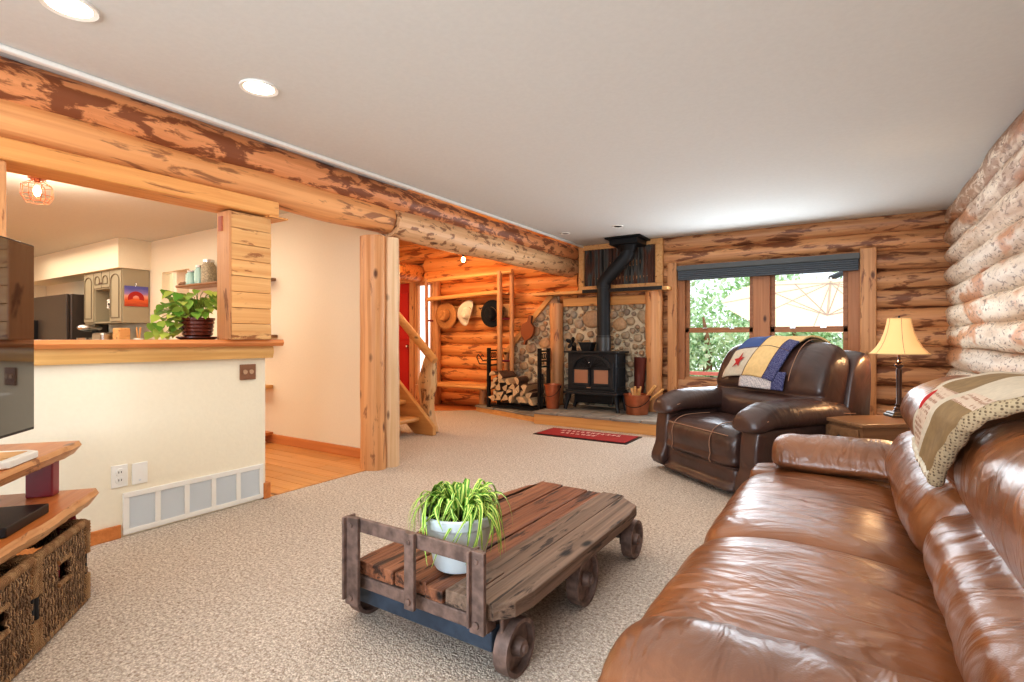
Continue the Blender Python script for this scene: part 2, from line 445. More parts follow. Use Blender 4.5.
c_ = MB(); logy(c_, 6.35, 6.95, -6.42, 2.27, .15, .1)
S('trim_2', c_, 'log_entry', smooth=50)
# white inner wall with its doorway to the kitchen side
ww = MB().box(-7.0, -3.6, 3.36, 3.46, 0, 2.44).box(-7.72, -7.0, 3.36, 3.46, 2.0, 2.44).box(-12, -7.72, 3.36, 3.46, 0, 2.44)
S('wall_inner', ww, plain('wall_beige', (234, 222, 200), .85, nz=.02, nscale=50), origin=False)
S('wall_kitchen_end', MB().box(-12.1, -12, -2.7, 3.46, 0, 2.5), 'wall_white', origin=False)
S('wall_side_room', MB().box(-9.5, -7.42, 4.5, 4.6, 0, 2.5).box(-9.6, -9.5, 3.46, 4.6, 0, 2.5).box(-9.5, -7.5, 3.46, 4.6, 2.44, 2.5), 'wall_white', origin=False)
S('trim_3', MB().box(-9.5, -7.43, 4.42, 4.5, 1.68, 1.86), 'timber_x', bevel=.01)
S('baseboard_inner', MB().box(-7.0, -3.6, 3.34, 3.36, .004, .095), 'base_wood', bevel=.004)
# half wall, bar, header
S('wall_half', MB().box(-3.57, -3.45, -2.7, 2.16, 0, .99), 'wall_white', origin=False)
S('baseboard_half', MB().box(-3.45, -3.435, -2.7, 1.29, 0, .075).box(-3.45, -3.43, 2.14, 2.19, 0, .11).box(-3.57, -3.45, 2.16, 2.19, 0, .11), 'base_wood', bevel=.004)
def live_slab(mb, x0, x1, y0, y1, z0, z1, n=40, amp=.012, sd=0, mi=0):
    V = []; F = []
    for i in range(n+1):
        y = y0+(y1-y0)*i/n
        a = amp*noise.noise(Vector((y*3, sd, 0)))+amp*.6*noise.noise(Vector((y*9, sd, 2)))
        V += [(x1+a, y, z1), (x1+a+.008, y, (z0+z1)/2), (x1+a-.004, y, z0), (x0, y, z0), (x0, y, z1)]
    for i in range(n):
        for j in range(5): F.append((i*5+j, i*5+(j+1) % 5, (i+1)*5+(j+1) % 5, (i+1)*5+j))
    F += [(4, 3, 2, 1, 0), tuple(n*5+j for j in range(5))]
    mb.add(V, F, mi)
b1 = MB(); live_slab(b1, -3.86, -3.37, -2.6, 2.25, 1.068, 1.113, sd=3)
bt = tag(b1.build('bar_counter', 'bar_wood', smooth=30, bevel=.003), 'long polished wooden bar top on the cream half wall', 'counter')
b2 = MB(); live_slab(b2, -3.45, -3.415, -2.6, 2.2, .985, 1.068, sd=8, amp=.006)
b2.build('apron', 'bar_edge', bt, smooth=30)
B(-3.56, -3.45, 2.165, 2.18, .99, 1.06).build('end_block', 'bar_edge', bt)
S('trim_header', MB().box(-3.56, -3.31, -2.6, 2.18, 1.955, 2.06), 'timber_y', bevel=.012)
S('trim_header_plate', MB().box(-3.50, -3.30, 2.10, 2.24, 1.945, 1.957), 'timber_y', bevel=.003)
cl = MB()
z = 1.113
for k in range(8):
    h = (1.945-1.113)/8
    cl.box(-3.49, -3.345-.004*(k % 2), 1.865, 2.14, z+.001, z+h-.001); z += h
pl = tag(cl.build('clad_pillar', 'clad', bevel=.003), 'square pillar clad in knotty pale boards on the bar', 'pillar')
B(-3.495, -3.347, 1.85, 1.865, 1.113, 1.945).build('side_board', 'timber_z', pl, bevel=.002)
sg = B(-3.465, -3.425, 1.842, 1.85, 1.82, 1.915).build('red_plaque', plain('plaque', (190, 110, 84), .6, nz=.3, nscale=150), pl)
S('trim_post_left', MB().box(-3.47, -3.33, .60, .79, 1.113, 1.955), 'timber_z', bevel=.01)
# ceiling beams of peeled log
g = MB(); logy(g, -2.7, 6.9, -3.40, 2.345, .118, .12)
S('trim_beam_upper', g, 'beam_dark', smooth=60)
g = MB(); logy(g, -2.7, 3.30, -3.44, 2.165, .125, .05)
S('trim_beam_lower', g, 'beam', smooth=60)
g = MB(); logy(g, 3.31, 6.92, -3.43, 2.15, .142, .12)
S('trim_beam_far', g, 'beam_far', smooth=60)
g = MB(); pts = [(-3.47, 3.17, z*.2) for z in range(11)]
g.tube(pts, [.118*(1+.05*noise.noise(Vector((i*.8, 4, 0)))) for i in range(11)], 14, jit=.12, sq=(1, .85))
lp = tag(g.build('log_post', 'timber_z', smooth=60), 'tall split log post holding up the ceiling beam by the inner wall', 'post')
g = MB(); g.tube([(-3.40, 3.31, z*.2) for z in range(11)], [.075*(1+.08*noise.noise(Vector((i*.7, 9, 0)))) for i in range(11)], 12, jit=.15)
g.build('pale_half', wood('post_pale', (236, 206, 170), (214, 174, 132), (150, 100, 66), 2, .2, island=0), lp, smooth=60)
# ---------------- window
wf = MB()
X0, X1, XM0, XM1, Z0, Z1 = -1.80, -.02, -.99, -.80, .47, 2.05
wf.box(-1.93, X0, 6.93, 7.06, .40, 2.06).box(X1, .10, 6.93, 7.06, .40, 2.06).box(XM0, XM1, 6.92, 7.06, .44, 2.06)
wf.box(-1.93, .10, 6.93, 7.06, 1.98, 2.08).box(-1.93, .10, 6.93, 7.06, .40, .50)
win = S('window_1', wf, 'trim_z', bevel=.006)
wt = MB().box(-2.00, -1.88, 6.84, 6.95, .36, 2.10)
wt.build('side_trim', 'timber_z', win, bevel=.01)
B(.09, .24, 6.84, 6.95, .2, 2.10).build('side_trim', 'timber_z', win, bevel=.01)
B(-2.0, .2, 6.82, 7.0, .34, .40).build('sill', 'trim_x', win, bevel=.006)
for (a, b_) in ((X0, XM0), (XM1, X1)):
    s = MB(); w = .045
    for (z0, z1, yy) in ((.50, 1.24, 6.985), (1.215, 1.985, 7.015)):
        s.box(a, a+w, yy-.015, yy+.015, z0, z1).box(b_-w, b_, yy-.015, yy+.015, z0, z1).box(a, b_, yy-.015, yy+.015, z0, z0+w).box(a, b_, yy-.015, yy+.015, z1-w, z1)
    so = s.build('sash', 'trim_x', win, bevel=.003)
    B(a+w, b_-w, 6.983, 6.987, .53, 1.21).box(a+w, b_-w, 7.013, 7.017, 1.25, 1.95).build('glass_pane', 'glass', so)
    for fx in (.3, .7):
        B(a+(b_-a)*fx-.03, a+(b_-a)*fx+.03, 6.955, 6.975, 1.24, 1.26).build('sash_lock', 'chrome', so, bevel=.004)
rs = thing('window_shade', 'grey cellular shade raised to the top of the double window', 'window shade', (-.95, 6.86, 1.9))
B(-1.87, .09, 6.80, 6.90, 1.985, 2.05).build('headrail', 'shade_grey', rs, bevel=.01)
f = MB()
for k in range(5): f.box(-1.86, .08, 6.815, 6.885, 1.865+k*.024, 1.865+k*.024+.022)
f.build('fabric_stack', plain('shade_fabric', (96, 104, 112), .9), rs, bevel=.008)
# entry door and side window
d = S('door_1', B(-7.38, -6.66, 7.0, 7.05, .02, 2.12), 'red_door', bevel=.005)
for (z0, z1) in ((.2, .95), (1.1, 1.95)):
    for (a, b_) in ((-7.3, -7.06), (-6.98, -6.74)):
        B(a, b_, 6.985, 7.0, z0, z1).build('panel', 'red_door', d, bevel=.01)
MB().lathe([(0, -.03), (.028, -.02), (.03, 0), (.02, .02), (.01, .03)], (0, 0, 0), 12, T=Matrix.Translation((-6.73, 6.95, .98)) @ Matrix.Rotation(R(90), 4, 'X')).build('door_knob', 'chrome', d, smooth=60)
S('trim_door', MB().box(-6.66, -6.55, 6.93, 7.05, 0, 2.18).box(-7.4, -5.95, 6.92, 7.05, 2.12, 2.24).box(-6.55, -6.49, 6.95, 7.05, 0, 2.12), 'timber_z', bevel=.01)
w2 = S('window_2', MB().box(-6.50, -6.46, 6.94, 7.05, .3, 2.1).box(-6.17, -6.12, 6.94, 7.05, .3, 2.1).box(-6.5, -6.12, 6.94, 7.05, .26, .34).box(-6.5, -6.12, 6.94, 7.05, 2.06, 2.12).box(-6.5, -6.12, 6.9, 7.05, 0, .26), 'timber_z', bevel=.004)
B(-6.46, -6.17, 7.0, 7.005, .34, 2.06).build('glowing_pane', emis('glowing_pane', (236, 240, 246), 1.1), w2)  # emission stands in for daylight coming through the pane
# wall fittings
vt = thing('wall_vent', 'wide white return air vent low on the cream half wall', 'vent', (-3.45, 1.72, .01))
fr = MB(); y0, y1, z0, z1 = 1.30, 2.14, .012, .248
fr.box(-3.45, -3.436, y0, y1, z0, z0+.03).box(-3.45, -3.436, y0, y1, z1-.03, z1)
w = (y1-y0-.03)/5
for k in range(6): fr.box(-3.45, -3.4365, y0+k*w, y0+k*w+.03, z0+.03, z1-.03)
fr.build('frame', 'white', vt, bevel=.002)
lv = MB()
for k in range(5):
    for q in range(22): lv.add([(-3.439, y0+k*w+.03, z0+.030+q*.008), (-3.439, y0+(k+1)*w, z0+.030+q*.008), (-3.446, y0+(k+1)*w, z0+.0388+q*.008), (-3.446, y0+k*w+.03, z0+.0388+q*.008)], [(0, 1, 2, 3)])
lv.build('louvres', 'grille', vt)
ot = thing('power_outlet', 'white double power outlet left of the blank plate', 'outlet', (-3.45, 1.285, .29))
B(-3.45, -3.443, 1.245, 1.325, .285, .41).build('plate', 'white', ot, bevel=.003)
for zz in (.318, .362):
    so = MB().lathe([(.022, 0), (.021, .004)], (0, 0, 0), 14, T=Matrix.Translation((-3.443, 1.285, zz+.007)) @ Matrix.Rotation(R(90), 4, 'Y')).build('socket', 'white', ot)
    MB().box(-3.4385, -3.4375, 1.277, 1.280, zz+.003, zz+.014).box(-3.4385, -3.4375, 1.290, 1.293, zz+.003, zz+.014).build('slots', 'black', so)
op = thing('blank_plate', 'white blank cover plate right of the power outlet', 'cover plate', (-3.45, 1.385, .29))
B(-3.45, -3.443, 1.345, 1.425, .283, .405).build('plate', 'white', op, bevel=.003)
MB().box(-3.443, -3.4415, 1.38, 1.39, .30, .31).build('screw', 'grille', op)
sw = thing('bar_outlet', 'brown wooden outlet plate high on the half wall under the bar end', 'outlet', (-3.45, 2.025, .83))
B(-3.45, -3.438, 1.975, 2.085, .84, .945).build('plate', plain('brown_plate', (142, 100, 74), .45), sw, bevel=.004)
for yy in (2.008, 2.052):
    MB().lathe([(.016, 0), (.015, .006)], (0, 0, 0), 14, T=Matrix.Translation((-3.438, yy, .893)) @ Matrix.Rotation(R(90), 4, 'Y')).build('socket', plain('tan_socket', (190, 156, 128), .4), sw)
# ceiling lights
def downlight(x, y, lab, on, r=.075):
    t = thing('recessed_light', lab, 'ceiling light', (x, y, 2.43), group=None)
    MB().lathe([(r, 0), (r+.018, -.004), (r+.02, .006), (r, .008)], (x, y, 2.433), 24, cap=False).build('trim_ring', 'white', t, smooth=40)
    MB().lathe([(0, .002), (r, .002), (r, -.0005), (0, -.0005)], (x, y, 2.436), 24).build('lens', emis('lens_on', (255, 236, 200), 14) if on else 'iron', t)
downlight(-2.61, 1.60, 'lit recessed ceiling light nearer the middle of the ceiling', True)
downlight(-2.60, .80, 'lit recessed ceiling light at the near left, by the picture corner', True)
downlight(-2.29, 5.85, 'small dark recessed ceiling fitting in front of the stove pipe', False, .045)
downlight(-3.0, 5.9, 'small dark recessed ceiling fitting by the far end of the log beam', False, .04)
def spot(x, y, z, e, c, size=R(120), r=.08):
    l = bpy.data.lights.new('spot', 'SPOT'); l.energy = e; l.color = c; l.spot_size = size; l.spot_blend = .6; l.shadow_soft_size = r
    o = bpy.data.objects.new('ceiling_spot', l); COL.objects.link(o); o.location = (x, y, z)
def point(x, y, z, e, c, r=.06, nm='bulb_or_fill_light'):
    l = bpy.data.lights.new(nm, 'POINT'); l.energy = e; l.color = c; l.shadow_soft_size = r
    o = bpy.data.objects.new(nm, l); COL.objects.link(o); o.location = (x, y, z)
def area(x, y, z, sx, sy, e, c, rot):
    l = bpy.data.lights.new('area', 'AREA'); l.shape = 'RECTANGLE'; l.size = sx; l.size_y = sy; l.energy = e; l.color = c
    o = bpy.data.objects.new('area_light', l); COL.objects.link(o); o.location = (x, y, z); o.rotation_euler = rot
WARM = (1, .80, .58)
# ------------------------------------------------------------------ reclining sofa
so = thing('reclining_sofa', 'tan brown leather reclining sofa in front of the log wall', 'sofa', (.15, 1.92, 0), 0)
pl_xz = lambda w, a, b: (a, w, b)
SEAT = [(-.40, .10), (-.445, .2), (-.46, .32), (-.445, .41), (-.37, .46), (-.2, .485), (0, .482), (.16, .46), (.24, .42), (.22, .25), (.1, .14), (-.2, .1)]
BK = [(.20, .44), (.145, .50), (.135, .58), (.18, .67), (.235, .71), (.205, .75), (.19, .81), (.225, .89), (.32, .945), (.42, .965), (.56, .94), (.66, .86), (.70, .7), (.70, .4), (.68, .2), (.45, .2), (.28, .36)]
BKN = [(.22, .44), (.175, .50), (.17, .56), (.20, .615), (.275, .65), (.25, .69), (.235, .76), (.255, .85), (.33, .915), (.45, .945), (.58, .93), (.66, .86), (.70, .7), (.70, .4), (.68, .2), (.45, .2), (.28, .36)]
for i, (a, b_) in enumerate(((1.90, 2.93), (.93, 1.93))):
    m = MB(); loft(m, SEAT, a, b_, pl_xz, n=70, p=9, per=9, cen=(-.1, .3), amp=.007, freq=(.4, 4), seed=i*3+1)
    s = m.build('seat_cushion', 'sofa', so, smooth=180)
    m = MB(); loft(m, BK if i == 0 else BKN, a-.01, b_+(.22 if i == 0 else 0), pl_xz, n=70, p=7 if i == 0 else 9, per=9, cen=(.42, .6), amp=.011, freq=(.5, 5), seed=i*5+2)
    bk = m.build('back_cushion', 'sofa', so, smooth=180)
    # seam across the seat near its front and along the back nip
    for (px, pz) in ():
        m = MB(); m.tube([(px-.004, a+.05+(b_-a-.1)*k/16, pz+.003*math.sin(k*.8)) for k in range(17)], .004, 6)
        m.build('seam', 'sofa_y', s, smooth=60)
# footrest / base below the seats
m = MB(); loft(m, [(-.40, .04), (-.43, .1), (-.425, .2), (-.36, .24), (0, .24), (.6, .24), (.66, .1), (.6, .04)], .96, 2.9, pl_xz, n=24, p=14, cen=(.1, .14))
m.build('base', 'sofa', so, smooth=180)
for i, (a, b_) in enumerate(((2.90, 3.20), (.66, .96))):
    m = MB(); loft(m, [(-.44, .03), (-.455, .2), (-.44, .40), (-.38, .45), (0, .47), (.5, .5), (.66, .5), (.68, .3), (.66, .03), (.1, .03)], a, b_, pl_xz, n=22, p=7, cen=(.1, .25), amp=.01, freq=(.7, 4), seed=i)
    s = m.build('arm_panel', 'sofa', so, smooth=180)
    m = MB()
    a2, b2_ = a-.03, b_-.02
    up = 0 if i == 0 else .02
    if i == 1: a2, b2_ = .70, .99
    # pad swept along x
    loft(m, [(a2, .49), (a2-.005, .55), (a2+.04, .615), ((a2+b2_)/2, .64), (b2_-.04, .615), (b2_+.005, .55), (b2_, .49), ((a2+b2_)/2, .445)], -.335, .40, lambda w, p_, q_, up=up: (w, p_, q_+up-.03*max(0, -w-.15)), n=60, p=5, per=8, cen=((a2+b2_)/2, .54), amp=.010, freq=(.4, 9), seed=i+9)
    pd = m.build('arm_pad', 'sofa_y', so, smooth=180)
    pass

# patchwork throw hung over the sofa back
def bpath(prof, t0, t1, off, per=12):
    """points along a closed profile between two indexes, pushed outward"""
    P = cr(prof, per); n = len(P); c = sum(P, Vector((0, 0)))/n
    out = []
    k0, k1 = int(t0*per), int(t1*per)
    for k in range(k0, k1+1):
        p = P[k % n]; d = P[(k+1) % n]-P[(k-1) % n]; nn = Vector((-d.y, d.x)).normalized()
        if nn.dot(p-c) < 0: nn = -nn
        out.append(p+nn*off)
    return out
def at_path(path, v):
    f = v*(len(path)-1); i = min(int(f), len(path)-2); return path[i].lerp(path[i+1], f-i)
SP = [Vector((.135, .66)), Vector((.125, .72)), Vector((.12, .80)), Vector((.13, .87)), Vector((.18, .945)), Vector((.29, .99)), Vector((.43, 1.0)), Vector((.57, .975)), Vector((.68, .89)), Vector((.73, .72))]
SP = cr(SP, 8, closed=False)
M['q_dot'] = checker('quilt_dotted', (206, 186, 166), (150, 108, 84), 62)
M['q_tan'] = plain('quilt_tan', (148, 122, 84), .95, nz=.2, nscale=30)
M['q_cream'] = plain('quilt_cream', (206, 194, 174), .95, nz=.1, nscale=60)
M['q_yellow'] = plain('quilt_yellow', (226, 196, 142), .95, nz=.1, nscale=40)
M['q_blue'] = checker('quilt_blue', (62, 66, 110), (140, 140, 170), 110)
M['q_blue2'] = plain('quilt_plain_blue', (74, 94, 142), .95)
M['q_stripe'] = checker('quilt_stripe', (214, 208, 206), (120, 120, 140), 90)
M['q_knit'] = checker('quilt_knit', (176, 158, 128), (108, 90, 68), 120)
M['q_red'] = plain('quilt_red', (176, 46, 44), .9)
NE = cr([Vector(q) for q in ((.195, 1.79, .735), (.225, 1.71, .845), (.262, 1.62, .935), (.36, 1.56, .985), (.50, 1.52, .99), (.66, 1.50, .93), (.72, 1.5, .8))], 8, closed=False)
FE = cr([Vector(q) for q in ((.182, 2.15, .80), (.185, 2.19, .865), (.235, 2.23, .94), (.32, 2.29, .985), (.42, 2.34, 1.005), (.60, 2.38, .97), (.72, 2.40, .82))], 8, closed=False)
def sq(u, v):
    p = at_path(FE, v).lerp(at_path(NE, v), u)
    w = .010*noise.noise(Vector((u*4, v*6, 1)))
    b_ = .02*math.sin(PI*u)
    return (p.x-w-b_*(1-v)*.6, p.y, p.z+w+b_*.3)
def sqm(u, v):
    if u < .06 or .44 < u < .52: return 2
    if u < .46: return 0 if v < .38 else (1 if v < .7 else 2)
    return 1 if v < .34 else (0 if v < .42 else (2 if v < .6 else 1))
m = MB(); m.grid(sq, 44, 60, mi=sqm)
th = tag(m.build('patchwork_throw', ['q_dot', 'q_tan', 'q_cream'], smooth=180, solid=.012), 'tan and dotted patchwork throw folded over the sofa back', 'throw')
m = MB(); m.tube([Vector(sq(.97, k/40))+Vector((-.004, -.01, .0)) for k in range(36)], [.018+.002*math.sin(k*1.7) for k in range(36)], 10)
m.build('rolled_edge', 'q_knit', th, smooth=60)
m = MB(); m.tube([Vector(sq(.02+.96*k/40, 0.0))+Vector((-.005, 0, -.004+.006*math.sin(k*2.2))) for k in range(41)], .009, 6)
m.build('ruffled_hem', 'q_cream', th, smooth=60)
m = MB(); m.tube([Vector(sq(.10, .22+k*.018))+Vector((-.009, 0, .002)) for k in range(9)], [.001, .006, .01, .012, .012, .011, .009, .006, .001], 6, sq=(1, .4))
m.build('red_patch', 'q_red', th, smooth=60)

# ------------------------------------------------------------------ recliner
rc = thing('recliner', 'wide dark brown leather recliner with tan stitching by the window', 'armchair', (-.69, 4.54, 0), R(-39.3))
L = dict(local=True)
pl_yz = lambda w, a, b: (w, a, b)
def loc_loft(name, mat, prof, w0, w1, **k):
    parent = k.pop('parent', rc); sm = k.pop('place', pl_yz)
    m = MB(); loft(m, prof, w0, w1, sm, **k); return m.build(name, mat, parent, smooth=180, local=True)
HW = .605
loc_loft('base', 'recl', [(-.44, .03), (-.46, .1), (-.455, .19), (-.40, .21), (.3, .21), (.42, .15), (.40, .03)], -.44, .40, n=24, p=16, cen=(0, .12))
SEATR = [(-.43, .20), (-.475, .28), (-.48, .38), (-.43, .455), (-.3, .485), (0, .485), (.15, .46), (.2, .36), (.1, .2)]
sc_ = loc_loft('seat_cushion', 'recl', SEATR, -.455, .405, n=40, p=10, per=7, cen=(-.1, .33), amp=.006, freq=(.8, 6), seed=3)
BR = [(.08, .44), (.03, .52), (.045, .62), (.10, .68), (.12, .70), (.115, .76), (.16, .90), (.24, 1.03), (.33, 1.09), (.43, 1.08), (.47, .98), (.44, .7), (.40, .4), (.2, .36)]
bk = loc_loft('back_cushion', 'recl', BR, -.56, .56, n=44, p=6, per=7, cen=(.27, .72), amp=.008, freq=(.6, 4), seed=4)
loc_loft('back_shell', 'recl', [(.30, .30), (.34, .6), (.40, .88), (.47, 1.0), (.55, 1.03), (.60, .97), (.60, .7), (.54, .3)], -.59, .59, n=30, p=12, per=6, cen=(.45, .7))
for s in (-1, 1):
    a, b_ = (HW-.19, HW) if s > 0 else (-HW, -HW+.19)
    loc_loft('arm_panel', 'recl', [(-.44, .03), (-.465, .25), (-.45, .44), (-.40, .50), (-.1, .52), (.42, .54), (.46, .3), (.44, .03)], a, b_, n=24, p=8, per=6, cen=(0, .28))
    cx = (a+b_)/2-.02*s
    m = MB()
    loft(m, [(cx-.14, .51), (cx-.15, .58), (cx-.10, .645), (cx, .67), (cx+.10, .645), (cx+.15, .58), (cx+.14, .51), (cx, .485)], -.50, .40, lambda w, p_, q_: (p_, w, q_-.25*max(0, -w-.32)+.02*math.sin((w+.5)*3)), n=44, p=4, per=7, cen=(cx, .58), amp=.006, freq=(.5, 9), seed=s+4)
    pd = m.build('arm_pad', 'recl', rc, smooth=180, local=True)
    for q in (-1, 1):
        m = MB(); m.tube([(cx+q*.135, w, .58-.25*max(0, -w-.32)+.02*math.sin((w+.5)*3)) for w in [-.40+.78*k/20 for k in range(21)]], .004, 6)
        m.build('stitching', 'stitch', pd, local=True)
def stitch(prof, w, t0, t1, parent, off=.003, r=.0035):
    path = bpath(prof, t0, t1, off, 10)
    m = MB(); m.tube([(w, p[0], p[1]) for p in path], r, 6); m.build('stitching', 'stitch', parent, local=True)
for w in (-.30, .16): stitch(SEATR, w, .2, 4.6, sc_, .007)
for w in (-.30, .30): stitch(BR, w, 5.3, 8.5, bk, .018)
m = MB(); m.tube([(-.46+.92*k/20, .13, .695) for k in range(21)], .0035, 6); m.build('stitching', 'stitch', bk, local=True)
m = MB(); m.tube([(-.38+.72*k/20, -.474, .43) for k in range(21)], .0035, 6); m.build('stitching', 'stitch', sc_, local=True)
# patchwork quilt on the recliner back
RP = cr([Vector((.085, .72)), Vector((.10, .80)), Vector((.135, .90)), Vector((.20, 1.02)), Vector((.30, 1.11)), Vector((.41, 1.125)), Vector((.50, 1.07)), Vector((.52, .95))], 8, closed=False)
QT = Matrix.Translation(Vector((-.69, 4.54, 0))) @ Matrix.Rotation(R(-39.3), 4, 'Z')
def rq(u, v):
    p = at_path(RP, min(1, v*.95+.10+.06*math.sin(u*3)))
    x = -.33+.56*u+.20*(v-.3)
    w = .010*noise.noise(Vector((u*4, v*6, 3)))
    return tuple(QT @ Vector((x, p[0]-.006-w, p[1]+.006+w)))
def rqm(u, v):
    if u > .8: return 2 if v < .45 else 1
    c = int(u/.4) ; r_ = 0 if v < .33 else (1 if v < .62 else 2)
    return [[0, 3, 3], [1, 1, 0]][c][r_]
m = MB(); m.grid(rq, 40, 50, mi=rqm)
qt = tag(m.build('patchwork_quilt', ['q_cream', 'q_yellow', 'q_blue', 'q_blue2'], smooth=180, solid=.014), 'blue, cream and yellow star quilt folded over the recliner back', 'quilt')
def rq2(u, v):
    p = at_path(RP, max(0, min(1, v*.22+.02)))
    x = -.19+.46*u
    return tuple(QT @ Vector((x, p[0]-.002, p[1]-.004)))
m = MB(); m.grid(rq2, 16, 8, mi=lambda u, v: 0 if u < .78 else 1); m.build('folded_layer', ['q_stripe', 'q_blue'], qt, smooth=180, solid=.012)
# star
cu, cv = .20, .19; V = [Vector(rq(cu, cv))]
for k in range(10):
    r_ = .055 if k % 2 == 0 else .023; a = PI/2+k*PI/5
    V.append(Vector(rq(cu+r_*math.cos(a)/.56, cv+r_*math.sin(a)/.62)))
nrm = (QT.to_3x3() @ Vector((0, -1, .3))).normalized()*.016
m = MB(); m.add([v+nrm for v in V], [(0, k, k % 10+1) for k in range(1, 11)]); m.build('red_star', 'q_red', qt)
# grid seams
m = MB()
for u in (.4, .8): m.tube([Vector(rq(u, k/30))+nrm*.45 for k in range(31)], .003, 5)
for v in (.33, .62): m.tube([Vector(rq(k/30, v))+nrm*.45 for k in range(31)], .003, 5)
m.build('seams', plain('seam_thread', (100, 78, 70), .9), qt)

# ------------------------------------------------------------------ end table and lamp
TC = Vector((.072, 3.955, 0)); d1 = Vector((-.63, .777, 0)); d2 = Vector((.777, .63, 0))
et = thing('end_table', 'brown wooden end table between the recliner and the sofa', 'side table', tuple(TC+d1*.19+d2*.4), math.atan2(d2.y, d2.x))
MB().box(-.41, .41, -.19, .19, .555, .58).build('table_top', 'table_wood', et, bevel=.006, local=True)
MB().box(-.385, .385, -.17, .17, .36, .555).build('apron', 'table_wood', et, bevel=.004, local=True)
dr = MB().box(-.398, -.385, -.14, .14, .40, .535).build('drawer', 'table_wood', et, bevel=.006, local=True)
MB().lathe([(.008, 0), (.008, .012), (.018, .02), (.014, .03), (0, .032)], T=Matrix.Translation((-.398, 0, .467)) @ Matrix.Rotation(R(-90), 4, 'Y')).build('knob', 'iron_black', dr, smooth=60, local=True)
for sx in (-1, 1):
    for sy in (-1, 1):
        MB().tube([(sx*.36, sy*.145, 0), (sx*.36, sy*.145, .37)], [.018, .028], 4).build('leg', 'table_wood', et, local=True)
MB().box(-.36, .36, -.15, .15, .12, .14).build('shelf', 'table_wood', et, local=True)
lx, ly = (TC+d1*.24+d2*.58).xy
lx, ly = .285, 4.495
la = thing('table_lamp', 'dark bronze table lamp with a lit cream bell shade', 'lamp', (lx, ly, .58), R(20)); la.scale = (1, 1, 1.13)
MB().lathe([(.068, 0), (.068, .012), (.058, .018), (.058, .026), (.045, .032)], seg=24, sq=1).build('base', plain('lamp_bronze', (92, 78, 64), .4, .5, nz=.3), la, local=True, bevel=.002)
MB().lathe([(.04, .03), (.028, .045), (.03, .052), (.018, .062), (.022, .075), (.015, .082), (.016, .20), (.018, .29), (.012, .295), (.026, .31), (.026, .318), (.012, .325), (.02, .338), (.008, .345), (.008, .40)], seg=16).build('stem', plain('lamp_stem', (70, 48, 38), .35, .5), la, smooth=50, local=True)
sp = [(.172, .385), (.160, .392), (.130, .425), (.105, .465), (.085, .515), (.072, .565), (.066, .60)]
m = MB()
V = []; F = []; seg = 32
for (r_, z_) in sp:
    for k in range(seg): V.append((r_*math.cos(2*PI*k/seg), r_*math.sin(2*PI*k/seg), z_))
for i in range(len(sp)-1):
    for k in range(seg): F.append((i*seg+k, i*seg+(k+1) % seg, (i+1)*seg+(k+1) % seg, (i+1)*seg+k))
m.add(V, F); sh = m.build('lamp_shade', 'shade', la, smooth=60, solid=.003, local=True)
for k in range(6):
    t = k*PI/3+.3
    MB().tube([((r_+.001)*math.cos(t), (r_+.001)*math.sin(t), z_) for r_, z_ in sp], .0018, 5).build('rib', 'stitch', sh, local=True)
for (r_, z_) in (sp[0], sp[-1]):
    MB().tube([(r_*math.cos(2*PI*k/32), r_*math.sin(2*PI*k/32), z_) for k in range(33)], .003, 5, caps=False).build('shade_trim', 'q_yellow', sh, local=True)
MB().ell((0, 0, .46), (.028, .028, .04)).build('bulb', emis('bulb_glow', (255, 220, 170), 6), la, smooth=180, local=True)
MB().cyl((0, 0, .60), (0, 0, .615), .006).build('finial', 'iron_black', la, local=True)

# ------------------------------------------------------------------ factory cart coffee table
ct = thing('factory_cart', 'old wooden factory cart on iron wheels used as a coffee table', 'coffee table', (-1.30, 2.05, 0))
Y0, Y1 = 1.365, 2.72; ZT = .27
planks = [(-1.605, -1.535), (-1.53, -1.40), (-1.395, -1.245), (-1.24, -1.16), (-1.152, -1.035), (-1.03, -.89)]
for i, (a, b_) in enumerate(planks):
    y0 = Y0+(.03 if i == 0 else 0)+.006*(i % 3); y1 = Y1
    m = MB(); poly = [(a, y0), (b_, y0), (b_, y1), (a, y1)]
    if i == 0: poly = [(a+.01, y0-.02), (b_, y0-.02), (b_, y1), (a+.08, y1-.04), (a+.03, y1-.12), (a, y1-.3), (a, y0+.05)]
    if i == len(planks)-1: poly = [(a, y0-.02), (b_-.06, y0-.01), (b_-.015, y0+.05), (b_, y0+.14), (b_, y1-.3), (b_-.02, y1-.14), (a+.02, y1-.05), (a, y1)]
    dz = [0, .003, -.002, -.006, .002, .004][i]
    m.prism(poly, ZT-.05, ZT+dz)
    m.build('plank', 'deck_grey' if i >= 4 else 'deck', ct, bevel=.005)
m = MB().box(-1.14, -1.05, 1.41, 1.58, ZT, ZT+.008); m.build('patch_block', 'deck_grey', ct, bevel=.003)
B(-1.63, -.98, 1.375, 1.43, .165, .215).build('end_sill', 'rust', ct, bevel=.006)
for y_ in (1.43, 2.02, 2.62): B(-1.63, -.98, y_-.03, y_+.03, .095, .165).build('cross_beam', 'steel_blue', ct, bevel=.006)
m = MB()
for x in (-1.52, -1.12): m.box(x-.035, x+.035, 1.42, 2.66, .16, .22)
m.build('rail', 'deck', ct, bevel=.005)
m = MB()
for (x, a) in ((-.965, 0),):
    m.box(-.965, -.95, 1.42, 1.52, .14, .22)
m.build('corner_bracket', 'rust', ct, bevel=.006)
